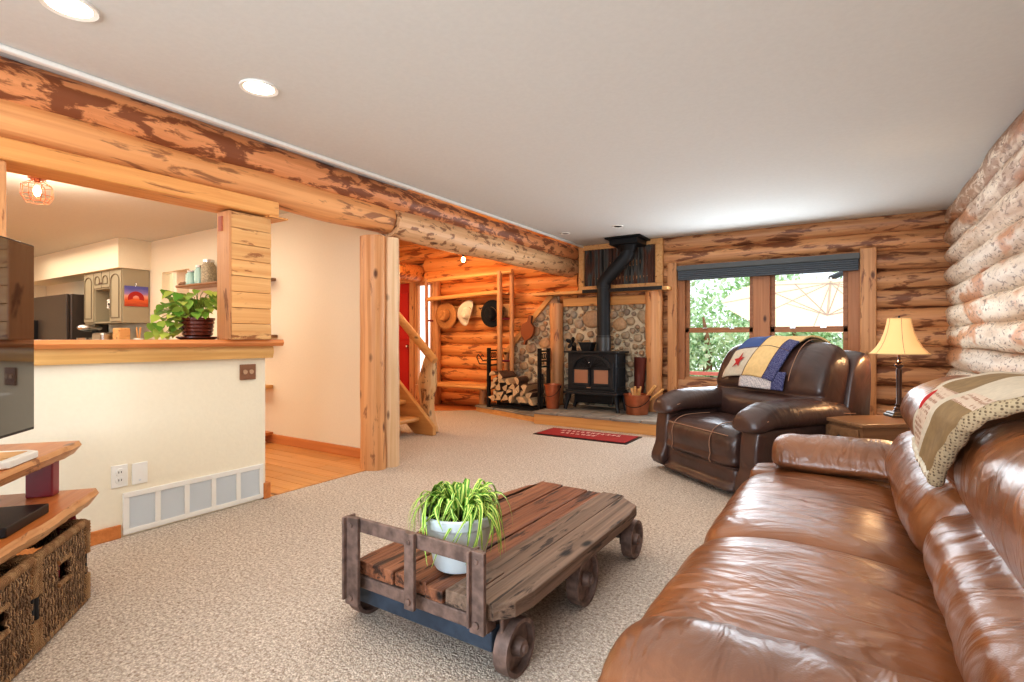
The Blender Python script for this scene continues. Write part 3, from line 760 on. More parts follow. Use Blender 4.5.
# end rack
rk = MB().box(-1.59, -.975, 1.342, 1.356, .395, .447).build('rack_rail', 'rust', ct, bevel=.004)
for x, w, y_, zb in ((-1.57, .034, 1.33, .12), (-1.275, .022, 1.327, .185), (-.985, .028, 1.327, .19)):
    m = MB().box(x-w, x+w, y_-.004, y_+.012, zb, .45)
    if w > .025: m.box(x-w, x-w+.01, y_-.02, y_+.04, zb+.02, .45)
    m.tube([(x, y_-.012, zb+.03), (x, y_+.016, zb+.03)], .012, 8).tube([(x, y_-.010, .42), (x, y_+.016, .42)], .009, 8)
    m.build('rack_upright', 'rust', ct, bevel=.003)
def wheel(x, y, r, s=1):
    T = Matrix.Translation((x, y, r)) @ Matrix.Rotation(R(90), 4, 'Y')
    m = MB(); w = .026
    prof = [(r-.014, -w), (r, -w), (r+.001, 0), (r, w), (r-.014, w), (r-.018, .004), (r-.018, -.004), (r-.014, -w)]
    V = []; F = []; seg = 28; n = len(prof)
    for (a, z_) in prof:
        for k in range(seg): V.append((a*math.cos(2*PI*k/seg), a*math.sin(2*PI*k/seg), z_))
    for i in range(n-1):
        for k in range(seg): F.append((i*seg+k, i*seg+(k+1) % seg, (i+1)*seg+(k+1) % seg, (i+1)*seg+k))
    m.add(V, F, 0, T)
    m.lathe([(.02, -.007), (r-.016, -.005), (r-.016, .005), (.02, .007)], seg=seg, T=T)
    wh = m.build('wheel', 'rust', ct, smooth=35)
    m = MB(); m.lathe([(.03, -.034), (.032, -.01), (.034, 0), (.032, .01), (.026, .036), (.014, .038), (.014, .046), (0, .047)], seg=16, T=T); m.build('hub', 'rust', wh, smooth=40)
    return wh
for x, y, r in ((-.945, 1.485, .092), (-1.665, 1.50, .088), (-.95, 2.03, .108), (-1.66, 2.03, .108), (-.94, 2.60, .094), (-1.64, 2.60, .094)):
    wheel(x, y, r)
    s = 1 if x > -1.3 else -1
    MB().box(x-s*.05-.006, x-s*.05+.006, y-.035, y+.035, r-.03, .22).build('fork', 'rust', ct, bevel=.003)
for y in (1.49, 2.03, 2.60): MB().cyl((-1.64, y, .095), (-.96, y, .095), .013).build('axle', 'rust', ct)

# spider plant in a white pot on the cart
sp_ = thing('spider_plant', 'spider plant in a white plastic pot on the cart', 'potted plant', (-1.235, 1.55, ZT+.004))
sp_.scale = (1.12, 1.12, 1.08)
MB().lathe([(0, 0), (.078, 0), (.084, .01), (.112, .145), (.122, .15), (.127, .158), (.129, .185), (.123, .19), (.115, .186), (.110, .16), (0, .158)], seg=36).build('pot', 'pot_white', sp_, smooth=50, local=True)
MB().lathe([(0, .168), (.112, .165)], seg=24).build('soil', 'soil', sp_, local=True)
m = MB(); rr = random.Random(5)
for i in range(190):
    a = rr.uniform(0, 2*PI); l = rr.uniform(.09, .20)*(1.0 if i % 3 else .8); h = rr.uniform(.03, .10); r0 = rr.uniform(0, .05)
    droop = rr.uniform(.05, .14) if l > .15 else rr.uniform(0, .06); w = rr.uniform(.006, .0105)
    p0 = Vector((r0*math.cos(a), r0*math.sin(a), .165)); tw = rr.uniform(-.9, .9)
    V = []; n = 9
    for k in range(n+1):
        t = k/n; aa = a+tw*t*t
        rad = l*.72*(1-(1-t)**1.6); z_ = h*4*t*(1-t)*1.05 - droop*t**2.4+.02*t
        p = p0+Vector((math.cos(aa)*rad, math.sin(aa)*rad, z_))
        if rad+r0 < .13: p.z = max(p.z, .17)
        s = Vector((-math.sin(aa), math.cos(aa), .25)); ww_ = w*(1-t**3)*(.5+min(t*3, .5)) + .0004
        V += [p-s*ww_, p-s*ww_*.42+Vector((0, 0, -.0015)), p+s*ww_*.42+Vector((0, 0, -.0015)), p+s*ww_]
    for k in range(n):
        for j in range(3):
            o = k*4+j; m.add([V[o], V[o+1], V[o+5], V[o+4]], [(0, 1, 2, 3)], (0 if j == 1 else 1) if i % 2 else (1 if j == 1 else 0))
m.build('leaves', ['leaf_light', 'leaf_green'], sp_, local=True, smooth=180)
# ------------------------------------------------------------------ hearth and stove corner
hs = thing('hearth', 'low flagstone hearth edged with knotty boards along the back wall', 'hearth', (-3.2, 6.5, 0))
MB().prism([(-3.50, 5.97), (-1.70, 5.97), (-1.70, 6.88), (-3.50, 6.88)], 0, .13).build('front_boards', 'timber_x', hs, bevel=.004)
MB().prism([(-4.84, 6.50), (-3.50, 6.06), (-3.50, 6.88), (-4.84, 6.88)], 0, .07).build('side_boards', 'timber_x', hs, bevel=.004)
rr = random.Random(11)
m = MB()
def flags(x0, x1, y0, y1, z0, z1, nx, ny, slant=0):
    xs = [x0+(x1-x0)*i/nx for i in range(nx+1)]
    for j in range(ny):
        for i in range(nx):
            a, b_ = xs[i]+.006, xs[i+1]-.006
            def yy(x, f): 
                ys = y0 + slant*(x-x0); return ys+(y1-ys)*f
            f0, f1 = j/ny, (j+1)/ny
            o = rr.uniform(-.025, .0) if j == 0 else .006
            m.prism([(a, yy(a, f0)+o), (b_, yy(b_, f0)+o*.5), (b_, yy(b_, f1)-.004), (a, yy(a, f1)-.004)], z0, z1+rr.uniform(-.006, .004))
flags(-3.52, -1.69, 5.965, 6.88, .13, .163, 5, 2)
m.build('flagstones', 'flag', hs, bevel=.006)
m = MB(); flags(-4.85, -3.52, 6.50, 6.88, .07, .095, 3, 1, -.33); m.build('side_flagstones', 'flag', hs, bevel=.006)

fs = thing('stone_surround', 'river stone panel framed in peeled log behind the stove', 'stone panel', (-2.9, 6.88, 0))
def sloped(mb, pts, y0, y1):
    n = len(pts); V = [(x, y0, z) for x, z in pts]+[(x, y1, z) for x, z in pts]
    mb.add(V, [tuple(range(n)), tuple(range(n, 2*n))[::-1]]+[(i, n+i, n+(i+1) % n, (i+1) % n) for i in range(n)])
main = [(-3.60, .165), (-2.15, .165), (-2.15, 1.62), (-3.60, 1.62)]
side = [(-4.50, .10), (-3.60, .10), (-3.60, 1.74), (-3.74, 1.72), (-4.50, .93)]
m = MB(); sloped(m, main, 6.865, 6.90); sloped(m, side, 6.865, 6.90); m.build('mortar', 'stone_mortar', fs)
st = []; m = MB(); rr = random.Random(4)
for tr in range(9000):
    x = rr.uniform(-4.45, -2.20); z = rr.uniform(.2, 1.66)
    r_ = rr.choice((.125, .10, .085, .07, .055, .045))*rr.uniform(.85, 1.1) if tr < 4000 else rr.uniform(.02, .04)
    if x > -3.60 and z > 1.58: continue
    if x < -3.60 and z > .93+(x+4.50)*1.04-r_*1.1: continue
    if x-r_ < -4.49: continue
    if all((x-a)**2+(z-b_)**2 > ((r_+c)*.97)**2 for a, b_, c in st): st.append((x, z, r_))
    if len(st) > 330: break
for x, z, r_ in st:
    T = Matrix.Translation((x, 6.86, z)) @ Matrix.Rotation(rr.uniform(-.7, .7), 4, 'Y')
    o = len(m.v); m.ell((0, 0, 0), (r_*rr.uniform(.92, 1.12), .035, r_*rr.uniform(.78, .98)), T=T, seg=12, rings=7, jit=.25, e=.8)
m.build('stones', 'stone', fs, smooth=180)
def lpost(name, x, y, z0, z1, r, mat='timber_z', sd=0, parent=fs, sq=(1, .8)):
    m = MB(); n = 10
    m.tube([(x+.008*noise.noise(Vector((i*.6, sd, 0))), y, z0+(z1-z0)*i/n) for i in range(n+1)], [r*(1+.10*noise.noise(Vector((i*.5, sd, 5)))) for i in range(n+1)], 12, jit=.15, sq=sq)
    return m.build(name, mat, parent, smooth=60)
lpost('post', -3.60, 6.80, .17, 1.63, .105, 'timber_z', 2)
lpost('post', -2.16, 6.80, .17, 1.74, .115, 'timber_z', 6)
B(-3.50, -2.26, 6.80, 6.88, 1.58, 1.70).build('lintel', 'timber_x', fs, bevel=.01)
m = MB(); m.add([(-4.56, 6.80, .90), (-3.72, 6.80, 1.78), (-3.67, 6.80, 1.73), (-4.50, 6.80, .85), (-4.56, 6.86, .90), (-3.72, 6.86, 1.78), (-3.67, 6.86, 1.73), (-4.50, 6.86, .85)], [(0, 1, 2, 3), (7, 6, 5, 4), (0, 4, 5, 1), (1, 5, 6, 2), (2, 6, 7, 3), (3, 7, 4, 0)])
m.build('diagonal_trim', 'timber_x', fs, bevel=.006)
B(-4.53, -4.46, 6.80, 6.86, .10, .92).build('upright_trim', 'timber_z', fs, bevel=.006)
m = MB(); n = 20
live = []
V = []; F = []
for i in range(n+1):
    x = -3.92+(1.98+0.0-.0)*i/n; a = .02*noise.noise(Vector((i*.4, 3, 1)))
    V += [(x, 6.62+a, 1.745), (x, 6.62+a, 1.785), (x, 6.88, 1.785), (x, 6.88, 1.745)]
for i in range(n):
    for j in range(4): F.append((i*4+j, (i+1)*4+j, (i+1)*4+(j+1) % 4, i*4+(j+1) % 4))
F += [(0, 1, 2, 3), (n*4+3, n*4+2, n*4+1, n*4)]
m.add(V, F)
ms = tag(m.build('mantel_shelf', 'timber_x'), 'thin live-edge mantel shelf over the stone panel', 'shelf')
B(-3.10, -2.0, 6.60, 6.625, 1.742, 1.788).build('dark_edge', 'black', ms, bevel=.003)
mp = thing('metal_panel', 'pine framed rusty corrugated metal panel above the mantel shelf', 'wall panel', (-2.67, 6.88, 1.79))
fr = MB().box(-3.27, -2.06, 6.84, 6.90, 1.79, 1.86).box(-3.27, -2.06, 6.84, 6.90, 2.37, 2.44).box(-3.27, -3.19, 6.84, 6.90, 1.86, 2.37).box(-2.16, -2.06, 6.84, 6.90, 1.86, 2.37)
fr.build('frame', 'clad', mp, bevel=.006)
m = MB(); m.grid(lambda u, v: (-3.20+1.05*u, 6.875+.012*math.sin(u*2*PI*22), 1.85+.53*v), 264, 2); m.build('corrugated_sheet', 'corr', mp, smooth=180)

SX0, SX1, SY0, SY1 = -3.26, -2.52, 6.42, 6.78
sv = thing('wood_stove', 'black cast iron wood stove with arched twin glass doors', 'stove', (-2.89, 6.6, .163))
sb = B(SX0+.02, SX1-.02, SY0+.02, SY1, .42, .93).build('body', 'iron', sv, bevel=.012)
MB().box(SX0-.02, SX1+.02, SY0-.03, SY1+.02, .925, .95).build('top_plate', 'iron', sv, bevel=.008)
m = MB().box(SX0-.02, SX1+.02, SY0-.04, SY1+.01, .375, .41).box(SX0, SX1, SY0-.01, SY1, .405, .43); m.build('ash_lip', 'iron', sv, bevel=.008)
fr = MB(); yf = SY0+.015
zc = .72; xm = (SX0+SX1)/2
fr.box(SX0+.05, SX1-.05, yf-.02, yf, .45, .485).box(SX0+.05, SX0+.11, yf-.02, yf, .485, .80).box(SX1-.11, SX1-.05, yf-.02, yf, .485, .80)
fr.build('front_frame', 'iron', sv, bevel=.004)
def arc_band(cx, cz, r0, r1, y0, y1, a0, a1, n=24, sx=1.0):
    m = MB()
    for i in range(n):
        t0 = a0+(a1-a0)*i/n; t1 = a0+(a1-a0)*(i+1)/n
        P = [(cx+sx*r*math.cos(t), cz+r*math.sin(t)) for r, t in ((r0, t0), (r1, t0), (r1, t1), (r0, t1))]
        V = [(x, y0, z) for x, z in P]+[(x, y1, z) for x, z in P]
        m.add(V, [(0, 1, 2, 3), (0, 4, 5, 1), (2, 6, 7, 3), (1, 5, 6, 2), (3, 7, 4, 0)])
    return m
arc_band(xm, .73, .155, .185, yf-.03, yf, .0, PI, sx=1.55).build('door_arch', 'iron', sv, bevel=.002)
for s in (-1, 1):
    x0, x1 = (xm-.275, xm-.012) if s < 0 else (xm+.012, xm+.275)
    m = MB(); m.box(x0, x1, yf-.022, yf-.004, .495, .525).box(x0, x0+.03, yf-.022, yf-.004, .525, .73).box(x1-.03, x1, yf-.022, yf-.004, .525, .73).box(x0, x1, yf-.022, yf-.004, .705, .735)
    d_ = m.build('door', 'iron', sv, bevel=.003)
    B(x0+.03, x1-.03, yf-.012, yf-.008, .525, .705).build('glass', plain('stove_glass', (168, 122, 98), .12, spec=1, coat=1), d_)  # tan base colour stands in for the room reflected in the glass
    m = MB()
    for k in range(4):
        t = (PI*.12+k*PI*.11) if s > 0 else PI-(PI*.12+k*PI*.11)
        m.tube([(xm, yf-.016, .73), (xm+math.cos(t)*.12*1.5, yf-.016, .73+math.sin(t)*.13)], .005, 5)
    m.tube([(xm+s*(.03+.2*q/8), yf-.016, .74+.09*math.sin(PI*q/8)) for q in range(9)], .004, 5)
    m.build('fan_tracery', 'iron_black', d_)
MB().ell((xm-.005, yf-.045, .80), (.012, .03, .014)).build('door_handle', 'chrome', sv, smooth=180)
B(xm-.06, xm+.0, yf-.026, yf-.02, .462, .476).build('name_plate', 'chrome', sv)
sd_ = MB()
for (z0, z1) in ((.47, .74), (.79, .90)):
    sd_.box(SX1-.022, SX1-.008, SY0+.06, SY0+.07, z0, z1).box(SX1-.022, SX1-.008, SY1-.05, SY1-.04, z0, z1).box(SX1-.022, SX1-.008, SY0+.06, SY1-.04, z0, z0+.01).box(SX1-.022, SX1-.008, SY0+.06, SY1-.04, z1-.01, z1)
sd_.build('side_moulding', 'iron', sv, bevel=.002)
for sx, sy in ((0, 0), (1, 0), (0, 1), (1, 1)):
    x = SX0+.03 if sx == 0 else SX1-.03; y = SY0+.03 if sy == 0 else SY1-.05; o = (-1 if sx == 0 else 1)
    MB().tube([(x, y, .40), (x+o*.005, y-.005, .33), (x+o*.02, y-.015, .24), (x+o*.04, y-.03, .165)], [.05, .042, .024, .028], 8).build('leg', 'iron', sv, smooth=50)
B(SX0+.1, SX1-.1, SY0+.1, SY1-.02, .25, .375).build('ash_pan', 'iron_black', sv, bevel=.01)
# flue pipe
px, py = -2.80, 6.64
fp = thing('stove_pipe', 'black stove pipe with an angled run up to the ceiling', 'stove pipe', (px, py, .95))
MB().cyl((px, py, .945), (px, py, 1.16), .098, seg=28).build('lower_sleeve', plain('pipe_sleeve', (84, 84, 84), .4, .5), fp, smooth=50)
MB().cyl((px, py, 1.14), (px, py, 1.84), .088, seg=28).tube([(px, py, 1.135), (px, py, 1.15)], .101, 28).build('straight_pipe', 'pipe', fp, smooth=50)
q = (-2.46, 6.64)
MB().tube([(px, py, 1.82), (px, py, 1.87), (px+.05, py, 1.93), (q[0]-.05, py, 2.17), (q[0], py, 2.24), (q[0], py, 2.32)], [.092, .09, .088, .088, .09, .09], 28).build('angled_pipe', 'pipe', fp, smooth=50)
m = MB(); m.tube([(px, py, 1.80), (px, py, 1.835)], .096, 28); m.build('pipe_collar', 'pipe', fp, smooth=50)
m = MB(); m.prism([(q[0]-.24, py-.22), (q[0]+.24, py-.22), (q[0]+.24, py+.2), (q[0]-.24, py+.2)], 2.415, 2.438).prism([(q[0]-.19, py-.18), (q[0]+.19, py-.18), (q[0]+.19, py+.18), (q[0]-.19, py+.18)], 2.34, 2.42)
m.build('ceiling_box', 'iron_black', fp, bevel=.008)
m = MB().lathe([(.095, 0), (.13, .08)], (q[0], py, 2.27), 20); m.build('box_collar', 'iron_black', fp)
# things on the stove
kp = thing('steamer_pot', 'square black cast iron steamer pot on top of the stove', 'pot', (-3.0, 6.52, .951))
T = Matrix.Translation((-3.0, 6.56, .951))
m = MB(); m.lathe([(.085, 0), (.09, .005), (.125, .10), (.135, .105), (.135, .118), (.118, .118), (.09, .03), (0, .028)], seg=4, T=T @ Matrix.Rotation(R(45), 4, 'Z')); m.build('pot_body', 'iron', kp, bevel=.004)
fn = thing('stove_fan', 'small heat powered fan beside the steamer pot on the stove', 'fan', (-3.20, 6.55, .951))
MB().box(-3.235, -3.165, 6.53, 6.57, .951, .962).build('base', 'iron_black', fn)
m = MB()
for k in range(4): m.box(-3.225+k*.016, -3.22+k*.016, 6.53, 6.57, .962, 1.03)
m.build('fins', 'iron_black', fn)
hub = MB().cyl((-3.2, 6.50, 1.065), (-3.2, 6.55, 1.065), .012).build('motor', 'iron_black', fn)
for k in range(4):
    a = k*PI/2+.5
    T = Matrix.Translation((-3.2, 6.495, 1.065)) @ Matrix.Rotation(a, 4, 'Y') @ Matrix.Rotation(R(25), 4, 'X')
    MB().ell((0, 0, .052), (.028, .003, .045), T=T, seg=10, rings=6).build('blade', 'iron_black', fn, smooth=180)
# buckets
def bucket(name, lab, x, y, z, r0, r1, h, mat='copper'):
    t = thing(name, lab, 'bucket', (x, y, z))
    MB().lathe([(0, 0), (r0, 0), (r0+(r1-r0)*.3, h*.3), (r0+(r1-r0)*.32, h*.31), (r1, h-.012), (r1+.008, h-.01), (r1+.008, h), (r1-.004, h), (r0-.004, .012), (0, .01)], (x, y, z), 28).build('pail', mat, t, smooth=40)
    MB().tube([(x+(r1+.01)*math.cos(a), y-(r1+.006)*.9*abs(math.sin(a))**.8, z+h*.9-.13*math.sin(a)) for a in [PI*k/14 for k in range(15)]], .004, 6).build('bail_handle', 'iron_black', t)
    for s in (-1, 1): MB().ell((x+s*(r1+.006), y, z+h*.9), (.008, .015, .015)).build('ear', 'iron_black', t)
    return t
bucket('copper_bucket', 'tall narrow copper bucket left of the stove', -3.43, 6.36, .165, .085, .115, .33)
bucket('kindling_bucket', 'wide copper bucket of kindling right of the stove', -2.27, 6.46, .165, .135, .165, .25)
for k, (a, l, tl) in enumerate(((.5, .42, .9), (.9, .40, .75), (.2, .38, .6), (2.2, .3, .35), (1.4, .3, .3), (3.0, .28, .3), (4.2, .27, .2), (5.3, .28, .3))):
    d = Vector((math.cos(a)*math.sin(tl), math.sin(a)*math.sin(tl), math.cos(tl)))
    p = Vector((-2.27, 6.46, .22))
    o = MB().tube([p, p+d*l], .014+.004*(k % 2), 5, jit=.2).build('kindling_stick', 'timber_x')
    tag(o, 'split kindling stick standing in the wide copper bucket', 'stick', 'kindling in the copper bucket')
o = MB().lathe([(.055, 0), (.06, .3), (.085, .70), (.088, .705), (.082, .705), (.05, .02)], seg=20, T=Matrix.Translation((-2.36, 6.74, .165)) @ Matrix.Rotation(R(3), 4, 'Y')).build('fireside_holder', 'copper', smooth=40)
o.data.materials[0] = plain('oxblood', (112, 56, 46), .35, .3)
o.name = 'fireside_holder'; tag(o, 'tall dark red brown cylinder standing behind the kindling bucket', 'holder')
# wrought iron log rack
rk = thing('log_rack', 'black iron log rack holding firewood on the left of the hearth', 'log rack', (-4.2, 6.6, .095))
RX0, RX1, RY0, RY1, RZ = -4.66, -3.74, 6.34, 6.62, .0
rx = [-4.53, -3.66]
for x, xo in ((rx[0], 1), (rx[1], 1)):
    for y in (6.40, 6.66):
        B(x-.022, x+.022, y-.022, y+.022, .10, .98).build('upright', 'iron_black', rk)
    m = MB()
    for z in (.94, .80, .72 if xo else .6): m.box(x-.011, x+.011, 6.40, 6.66, z-.011, z+.011)
    m.build('end_bars', 'iron_black', rk)
    m = MB()
    for k in range(3): m.tube([(x, 6.45+k*.055+.026*math.cos(t), .87+.04*math.sin(t)) for t in [2*PI*j/12 for j in range(13)]], .006, 5, caps=False)
    m.build('scroll', 'iron_black', rk)
m = MB()
for y in (6.40, 6.66):
    m.box(rx[0], rx[1], y-.012, y+.012, .115, .145)
m.build('bottom_rails', 'iron_black', rk)
m = MB()
for k in range(6): x = rx[0]+.08+k*.15; m.tube([(x, 6.40, .20), (x, 6.53, .19), (x, 6.66, .20)], .008, 6)
m.build('cradle', 'iron_black', rk)
# sloping split logs (axis along Y, ends face the room)
rr = random.Random(21); fwood = wood('firewood', (232, 204, 166), (206, 170, 126), (138, 96, 62), 1, .2, island=.2, knots=False); fbark = plain('firewood_bark', (120, 88, 66), .9, nz=.5, nscale=30)
pile = []
for row in range(5):
    zz = .245+row*.085; n = (7, 7, 6, 4, 2)[row]
    for k in range(n):
        x = rx[0]+.10+(k+.5*(row % 2))*.112+rr.uniform(-.01, .01)
        if row == 4: x = rx[0]+.12+k*.13
        pile.append((x, zz+rr.uniform(-.01, .01)))
for x, z in pile:
    if x > rx[1]-.05: continue
    r_ = rr.uniform(.052, .064); a0 = rr.uniform(0, 6); shape = []
    kind = rr.random()
    angs = [a0+t for t in ((0, .45, .9, 1.35, 1.8, PI*1.25) if kind < .6 else (0, .5, 1, 1.5, 2, 2.5, 3.0))]
    prof = [(r_*math.cos(t), r_*math.sin(t)) for t in angs]
    y0 = 6.34+rr.uniform(-.03, .03); y1 = 6.72; n = len(prof)
    tl = rr.uniform(-.05, .05)
    V = [(x+p[0], y0, z+p[1]) for p in prof]+[(x+p[0]*.95+tl, y1, z+p[1]*.95) for p in prof]
    m = MB(); m.add(V, [tuple(range(n))[::-1], tuple(range(n, 2*n))], 0)
    m.add(V, [(i, (i+1) % n, n+(i+1) % n, n+i) for i in range(n-1)], 1)
    m.add(V, [(n-1, 0, n, 2*n-1)], 0)
    o = m.build('firewood_log', [fwood, fbark], bevel=.003)
    tag(o, 'split firewood log stacked in the black iron rack', 'log', 'split firewood in the iron rack')
# fireplace tools hung on the right end of the rack
ft = thing('tool_stand', 'black fireplace tools hanging by the right end of the log rack', 'fire tools', (-3.62, 6.45, .1))
B(-3.70, -3.56, 6.36, 6.50, .10, .115).build('base', 'iron_black', ft)
MB().cyl((-3.63, 6.43, .11), (-3.63, 6.43, .62), .009).build('pole', 'iron_black', ft)
for k, (dx, l) in enumerate(((-.045, .42), (.0, .40), (.045, .43))):
    m = MB(); m.tube([(-3.63+dx, 6.39, .60), (-3.63+dx, 6.39, .60-l*.7)], .006, 6)
    if k == 1: m.box(-3.66, -3.60, 6.385, 6.395, .17, .31)
    else: m.tube([(-3.63+dx, 6.39, .31), (-3.63+dx+.02, 6.38, .20)], .012, 6)
    m.build('tool', 'iron_black', ft)
# poker hook heads on left of rack
hk = thing('iron_hooks', 'black iron scroll hooks on the left end of the log rack', 'hooks', (-4.75, 6.40, .75))
for s in (0, 1):
    MB().tube([(-4.54, 6.38, .80-.06*s), (-4.63-.06*s, 6.38, .79-.05*s), (-4.67-.07*s, 6.38, .84), (-4.64-.07*s, 6.38, .88), (-4.61-.07*s, 6.38, .85)], .009, 6).build('hook', 'iron_black', hk)
# leather bellows
bl = thing('bellows', 'brown wooden fireplace bellows hanging on the diagonal trim', 'bellows', (-4.1, 6.76, 1.2))
T = Matrix.Translation((-4.06, 6.76, 1.27)) @ Matrix.Rotation(R(14), 4, 'Y')
prof = [(.022, .20), (.03, .10), (.10, .04), (.115, -.04), (.085, -.12), (.03, -.17), (.014, -.19), (.012, -.25)]
poly = [(x, z) for x, z in prof]+[(-x, z) for x, z in prof[::-1]]
for i, (y0, y1, mt) in enumerate(((-.03, -.012, 'copper'), (-.012, .012, 'recl'), (.012, .03, 'copper'))):
    n = len(poly); m = MB(); V = [(x*(1 if i != 1 else .94), y0, z) for x, z in poly]+[(x*(1 if i != 1 else .94), y1, z) for x, z in poly]
    m.add(V, [tuple(range(n)), tuple(range(n, 2*n))[::-1]]+[(k, n+k, n+(k+1) % n, (k+1) % n) for k in range(n)], 0, T)
    m.build('board' if i != 1 else 'leather_bag', plain('bellows_wood', (150, 84, 46), .4) if i != 1 else 'recl', bl)
# doormat
mt = thing('hearth_mat', 'small red mat with pale lettering marks in front of the hearth', 'mat', (-2.55, 5.55, 0))
MB().box(-3.12, -1.98, 5.30, 5.80, 0, .008).build('border', 'black', mt, bevel=.003)
MB().box(-3.09, -2.01, 5.335, 5.765, .008, .013).build('field', plain('mat_red', (164, 44, 40), .95, nz=.25, nscale=60), mt)
m = MB(); rr = random.Random(2)
for row, (x0, x1, yc, h) in enumerate(((-2.92, -2.2, 5.66, .05), (-2.86, -2.45, 5.52, .045))):
    x = x0
    while x < x1:
        w_ = rr.uniform(.03, .05)
        m.tube([(x+w_*.9*k/6, yc+h*math.sin(k*1.9+x*9)*.9, .0145) for k in range(7)], .0045, 4, sq=(1, .3)); x += w_+.022
m.build('pale_script', plain('mat_letter', (226, 190, 176), .9), mt)

# ------------------------------------------------------------------ coat rack wall, bench, hats
cr_ = thing('coat_rack', 'peeled pine coat rack with shelf and peg board by the entry', 'coat rack', (-5.4, 6.75, 0))
def pole(p0, p1, r, sd, parent=cr_, name='rail', mat='timber_x', n=10, jit=.12):
    p0, p1 = Vector(p0), Vector(p1)
    m = MB(); m.tube([p0.lerp(p1, i/n)+Vector((0, 0, .006*noise.noise(Vector((i*.7, sd, 2))))) for i in range(n+1)], [r*(1+.12*noise.noise(Vector((i*.6, sd, 1)))) for i in range(n+1)], 10, jit=jit)
    return m.build(name, mat, parent, smooth=60)
pole((-5.98, 6.62, 2.08), (-4.26, 6.62, 2.13), .035, 1)
pole((-5.98, 6.62, 1.77), (-4.44, 6.60, 1.83), .035, 3, name='shelf_front')
B(-5.9, -4.36, 6.64, 6.86, 1.80, 1.82).build('shelf_board', 'timber_x', cr_)
pole((-4.47, 6.60, 2.14), (-4.47, 6.60, .40), .042, 5, name='upright', mat='timber_z')
pole((-4.33, 6.72, 2.14), (-4.33, 6.72, .12), .038, 7, name='upright', mat='timber_z')
pole((-5.95, 6.60, 2.12), (-5.93, 6.60, .40), .026, 8, name='upright', mat='trim_z')
pole((-5.93, 6.82, 2.12), (-5.93, 6.82, .0), .085, 9, name='upright', mat='timber_z')
B(-5.85, -4.36, 6.84, 6.87, 1.46, 1.66).build('peg_board', 'clad', cr_, bevel=.004)
for z in (1.42, .78): MB().tube([(-4.47, 6.60, z), (-4.33, 6.72, z)], .016, 8).build('rung', 'red_paint', cr_)
for z in (1.42, .84): MB().tube([(-5.94, 6.6, z), (-5.93, 6.8, z)], .014, 8).build('rung', 'red_paint', cr_)
for x in (-5.42, -5.34, -5.0, -4.95, -4.55): MB().cyl((x, 6.84, 1.60), (x, 6.79, 1.61), .012).build('peg', 'table_wood', cr_)
bn = tag(MB().build('bench', 'timber_x') if False else thing('entry_bench', 'long pine slab bench under the hats by the entry', 'bench', (-5.5, 6.6, 0)), 'long pine slab bench under the hats by the entry', 'bench')
m = MB(); m.prism([(-6.05, 6.52), (-5.98, 6.42), (-4.58, 6.40), (-4.56, 6.70), (-5.8, 6.74)], .345, .40); m.build('seat', 'timber_x', bn, bevel=.02)
pole((-6.05, 6.62, 0), (-6.05, 6.62, .35), .13, 4, parent=bn, name='leg', mat='timber_z', n=5)
pole((-4.80, 6.62, 0), (-4.80, 6.62, .35), .06, 4, parent=bn, name='leg', mat='timber_z', n=5)
def hat(name, lab, x, z, r, mat, tilt, roll, bx=1, curl=.0, crown=.1):
    T = Matrix.Translation((x, 6.76, z)) @ Matrix.Rotation(roll, 4, 'Y') @ Matrix.Rotation(R(90+tilt), 4, 'X')
    t = thing(name, lab, 'hat', (x, 6.76, z))
    m = MB(); V = []; F = []; seg = 32
    rings = [(crown*.9, 0), (crown*1.05, -.004), (r*.8, 0), (r, .005)]
    for (q, zz) in rings:
        for k in range(seg):
            a = 2*PI*k/seg; V.append((q*math.cos(a)*bx, q*math.sin(a), zz+curl*(q/r)**2*math.cos(a)**2))
    for i in range(3):
        for k in range(seg): F.append((i*seg+k, i*seg+(k+1) % seg, (i+1)*seg+(k+1) % seg, (i+1)*seg+k))
    m.add(V, F, 0, T); m.build('brim', mat, t, smooth=180, solid=.005)
    m = MB(); V = []; F = []
    for (q, zz) in ((1.0, 0), (.97, .05), (.88, .095), (.7, .11), (.35, .095), (0.01, .088)):
        for k in range(seg):
            a = 2*PI*k/seg; V.append((crown*q*math.cos(a)*.85, crown*q*math.sin(a)*1.1, zz-.018*(1-q)*(abs(math.cos(a))<.5)))
    for i in range(5):
        for k in range(seg): F.append((i*seg+k, i*seg+(k+1) % seg, (i+1)*seg+(k+1) % seg, (i+1)*seg+k))
    m.add(V, F, 0, T); m.build('crown', mat, t, smooth=180)
    MB().lathe([(crown*1.01, .002), (crown*1.0, .018)], seg=24, T=T @ Matrix.Diagonal((.87, 1.12, 1, 1))).build('hat_band', 'table_wood', t)
    return t
hat('straw_hat', 'tan wide brimmed straw hat on the left of the peg board', -5.66, 1.50, .225, plain('straw', (206, 146, 88), .85, nz=.2, nscale=60), 0, R(35))
hat('white_hat', 'white felt cowboy hat hung in the middle of the peg board', -5.20, 1.53, .215, plain('white_felt', (232, 222, 204), .9), 0, R(20), .62, .10, .09)
hat('black_hat', 'black wide brimmed hat hung at the right of the peg board', -4.72, 1.51, .215, plain('black_felt', (22, 22, 26), .9), 0, R(-30), 1, 0)
# entry pendant bulb
pb = thing('entry_bulb', 'bare glowing bulb hanging in front of the entry logs', 'bulb', (-4.70, 6.0, 2.2))
MB().ell((-4.70, 6.0, 2.26), (.028, .028, .04)).build('glass_bulb', emis('entry_bulb', (255, 214, 140), 30), pb, smooth=180)
MB().cyl((-4.70, 6.0, 2.30), (-4.70, 6.0, 2.35), .018).build('socket', 'iron_black', pb)
MB().cyl((-4.70, 6.0, 2.35), (-4.70, 6.0, 2.78), .004).build('cord', 'iron_black', pb)
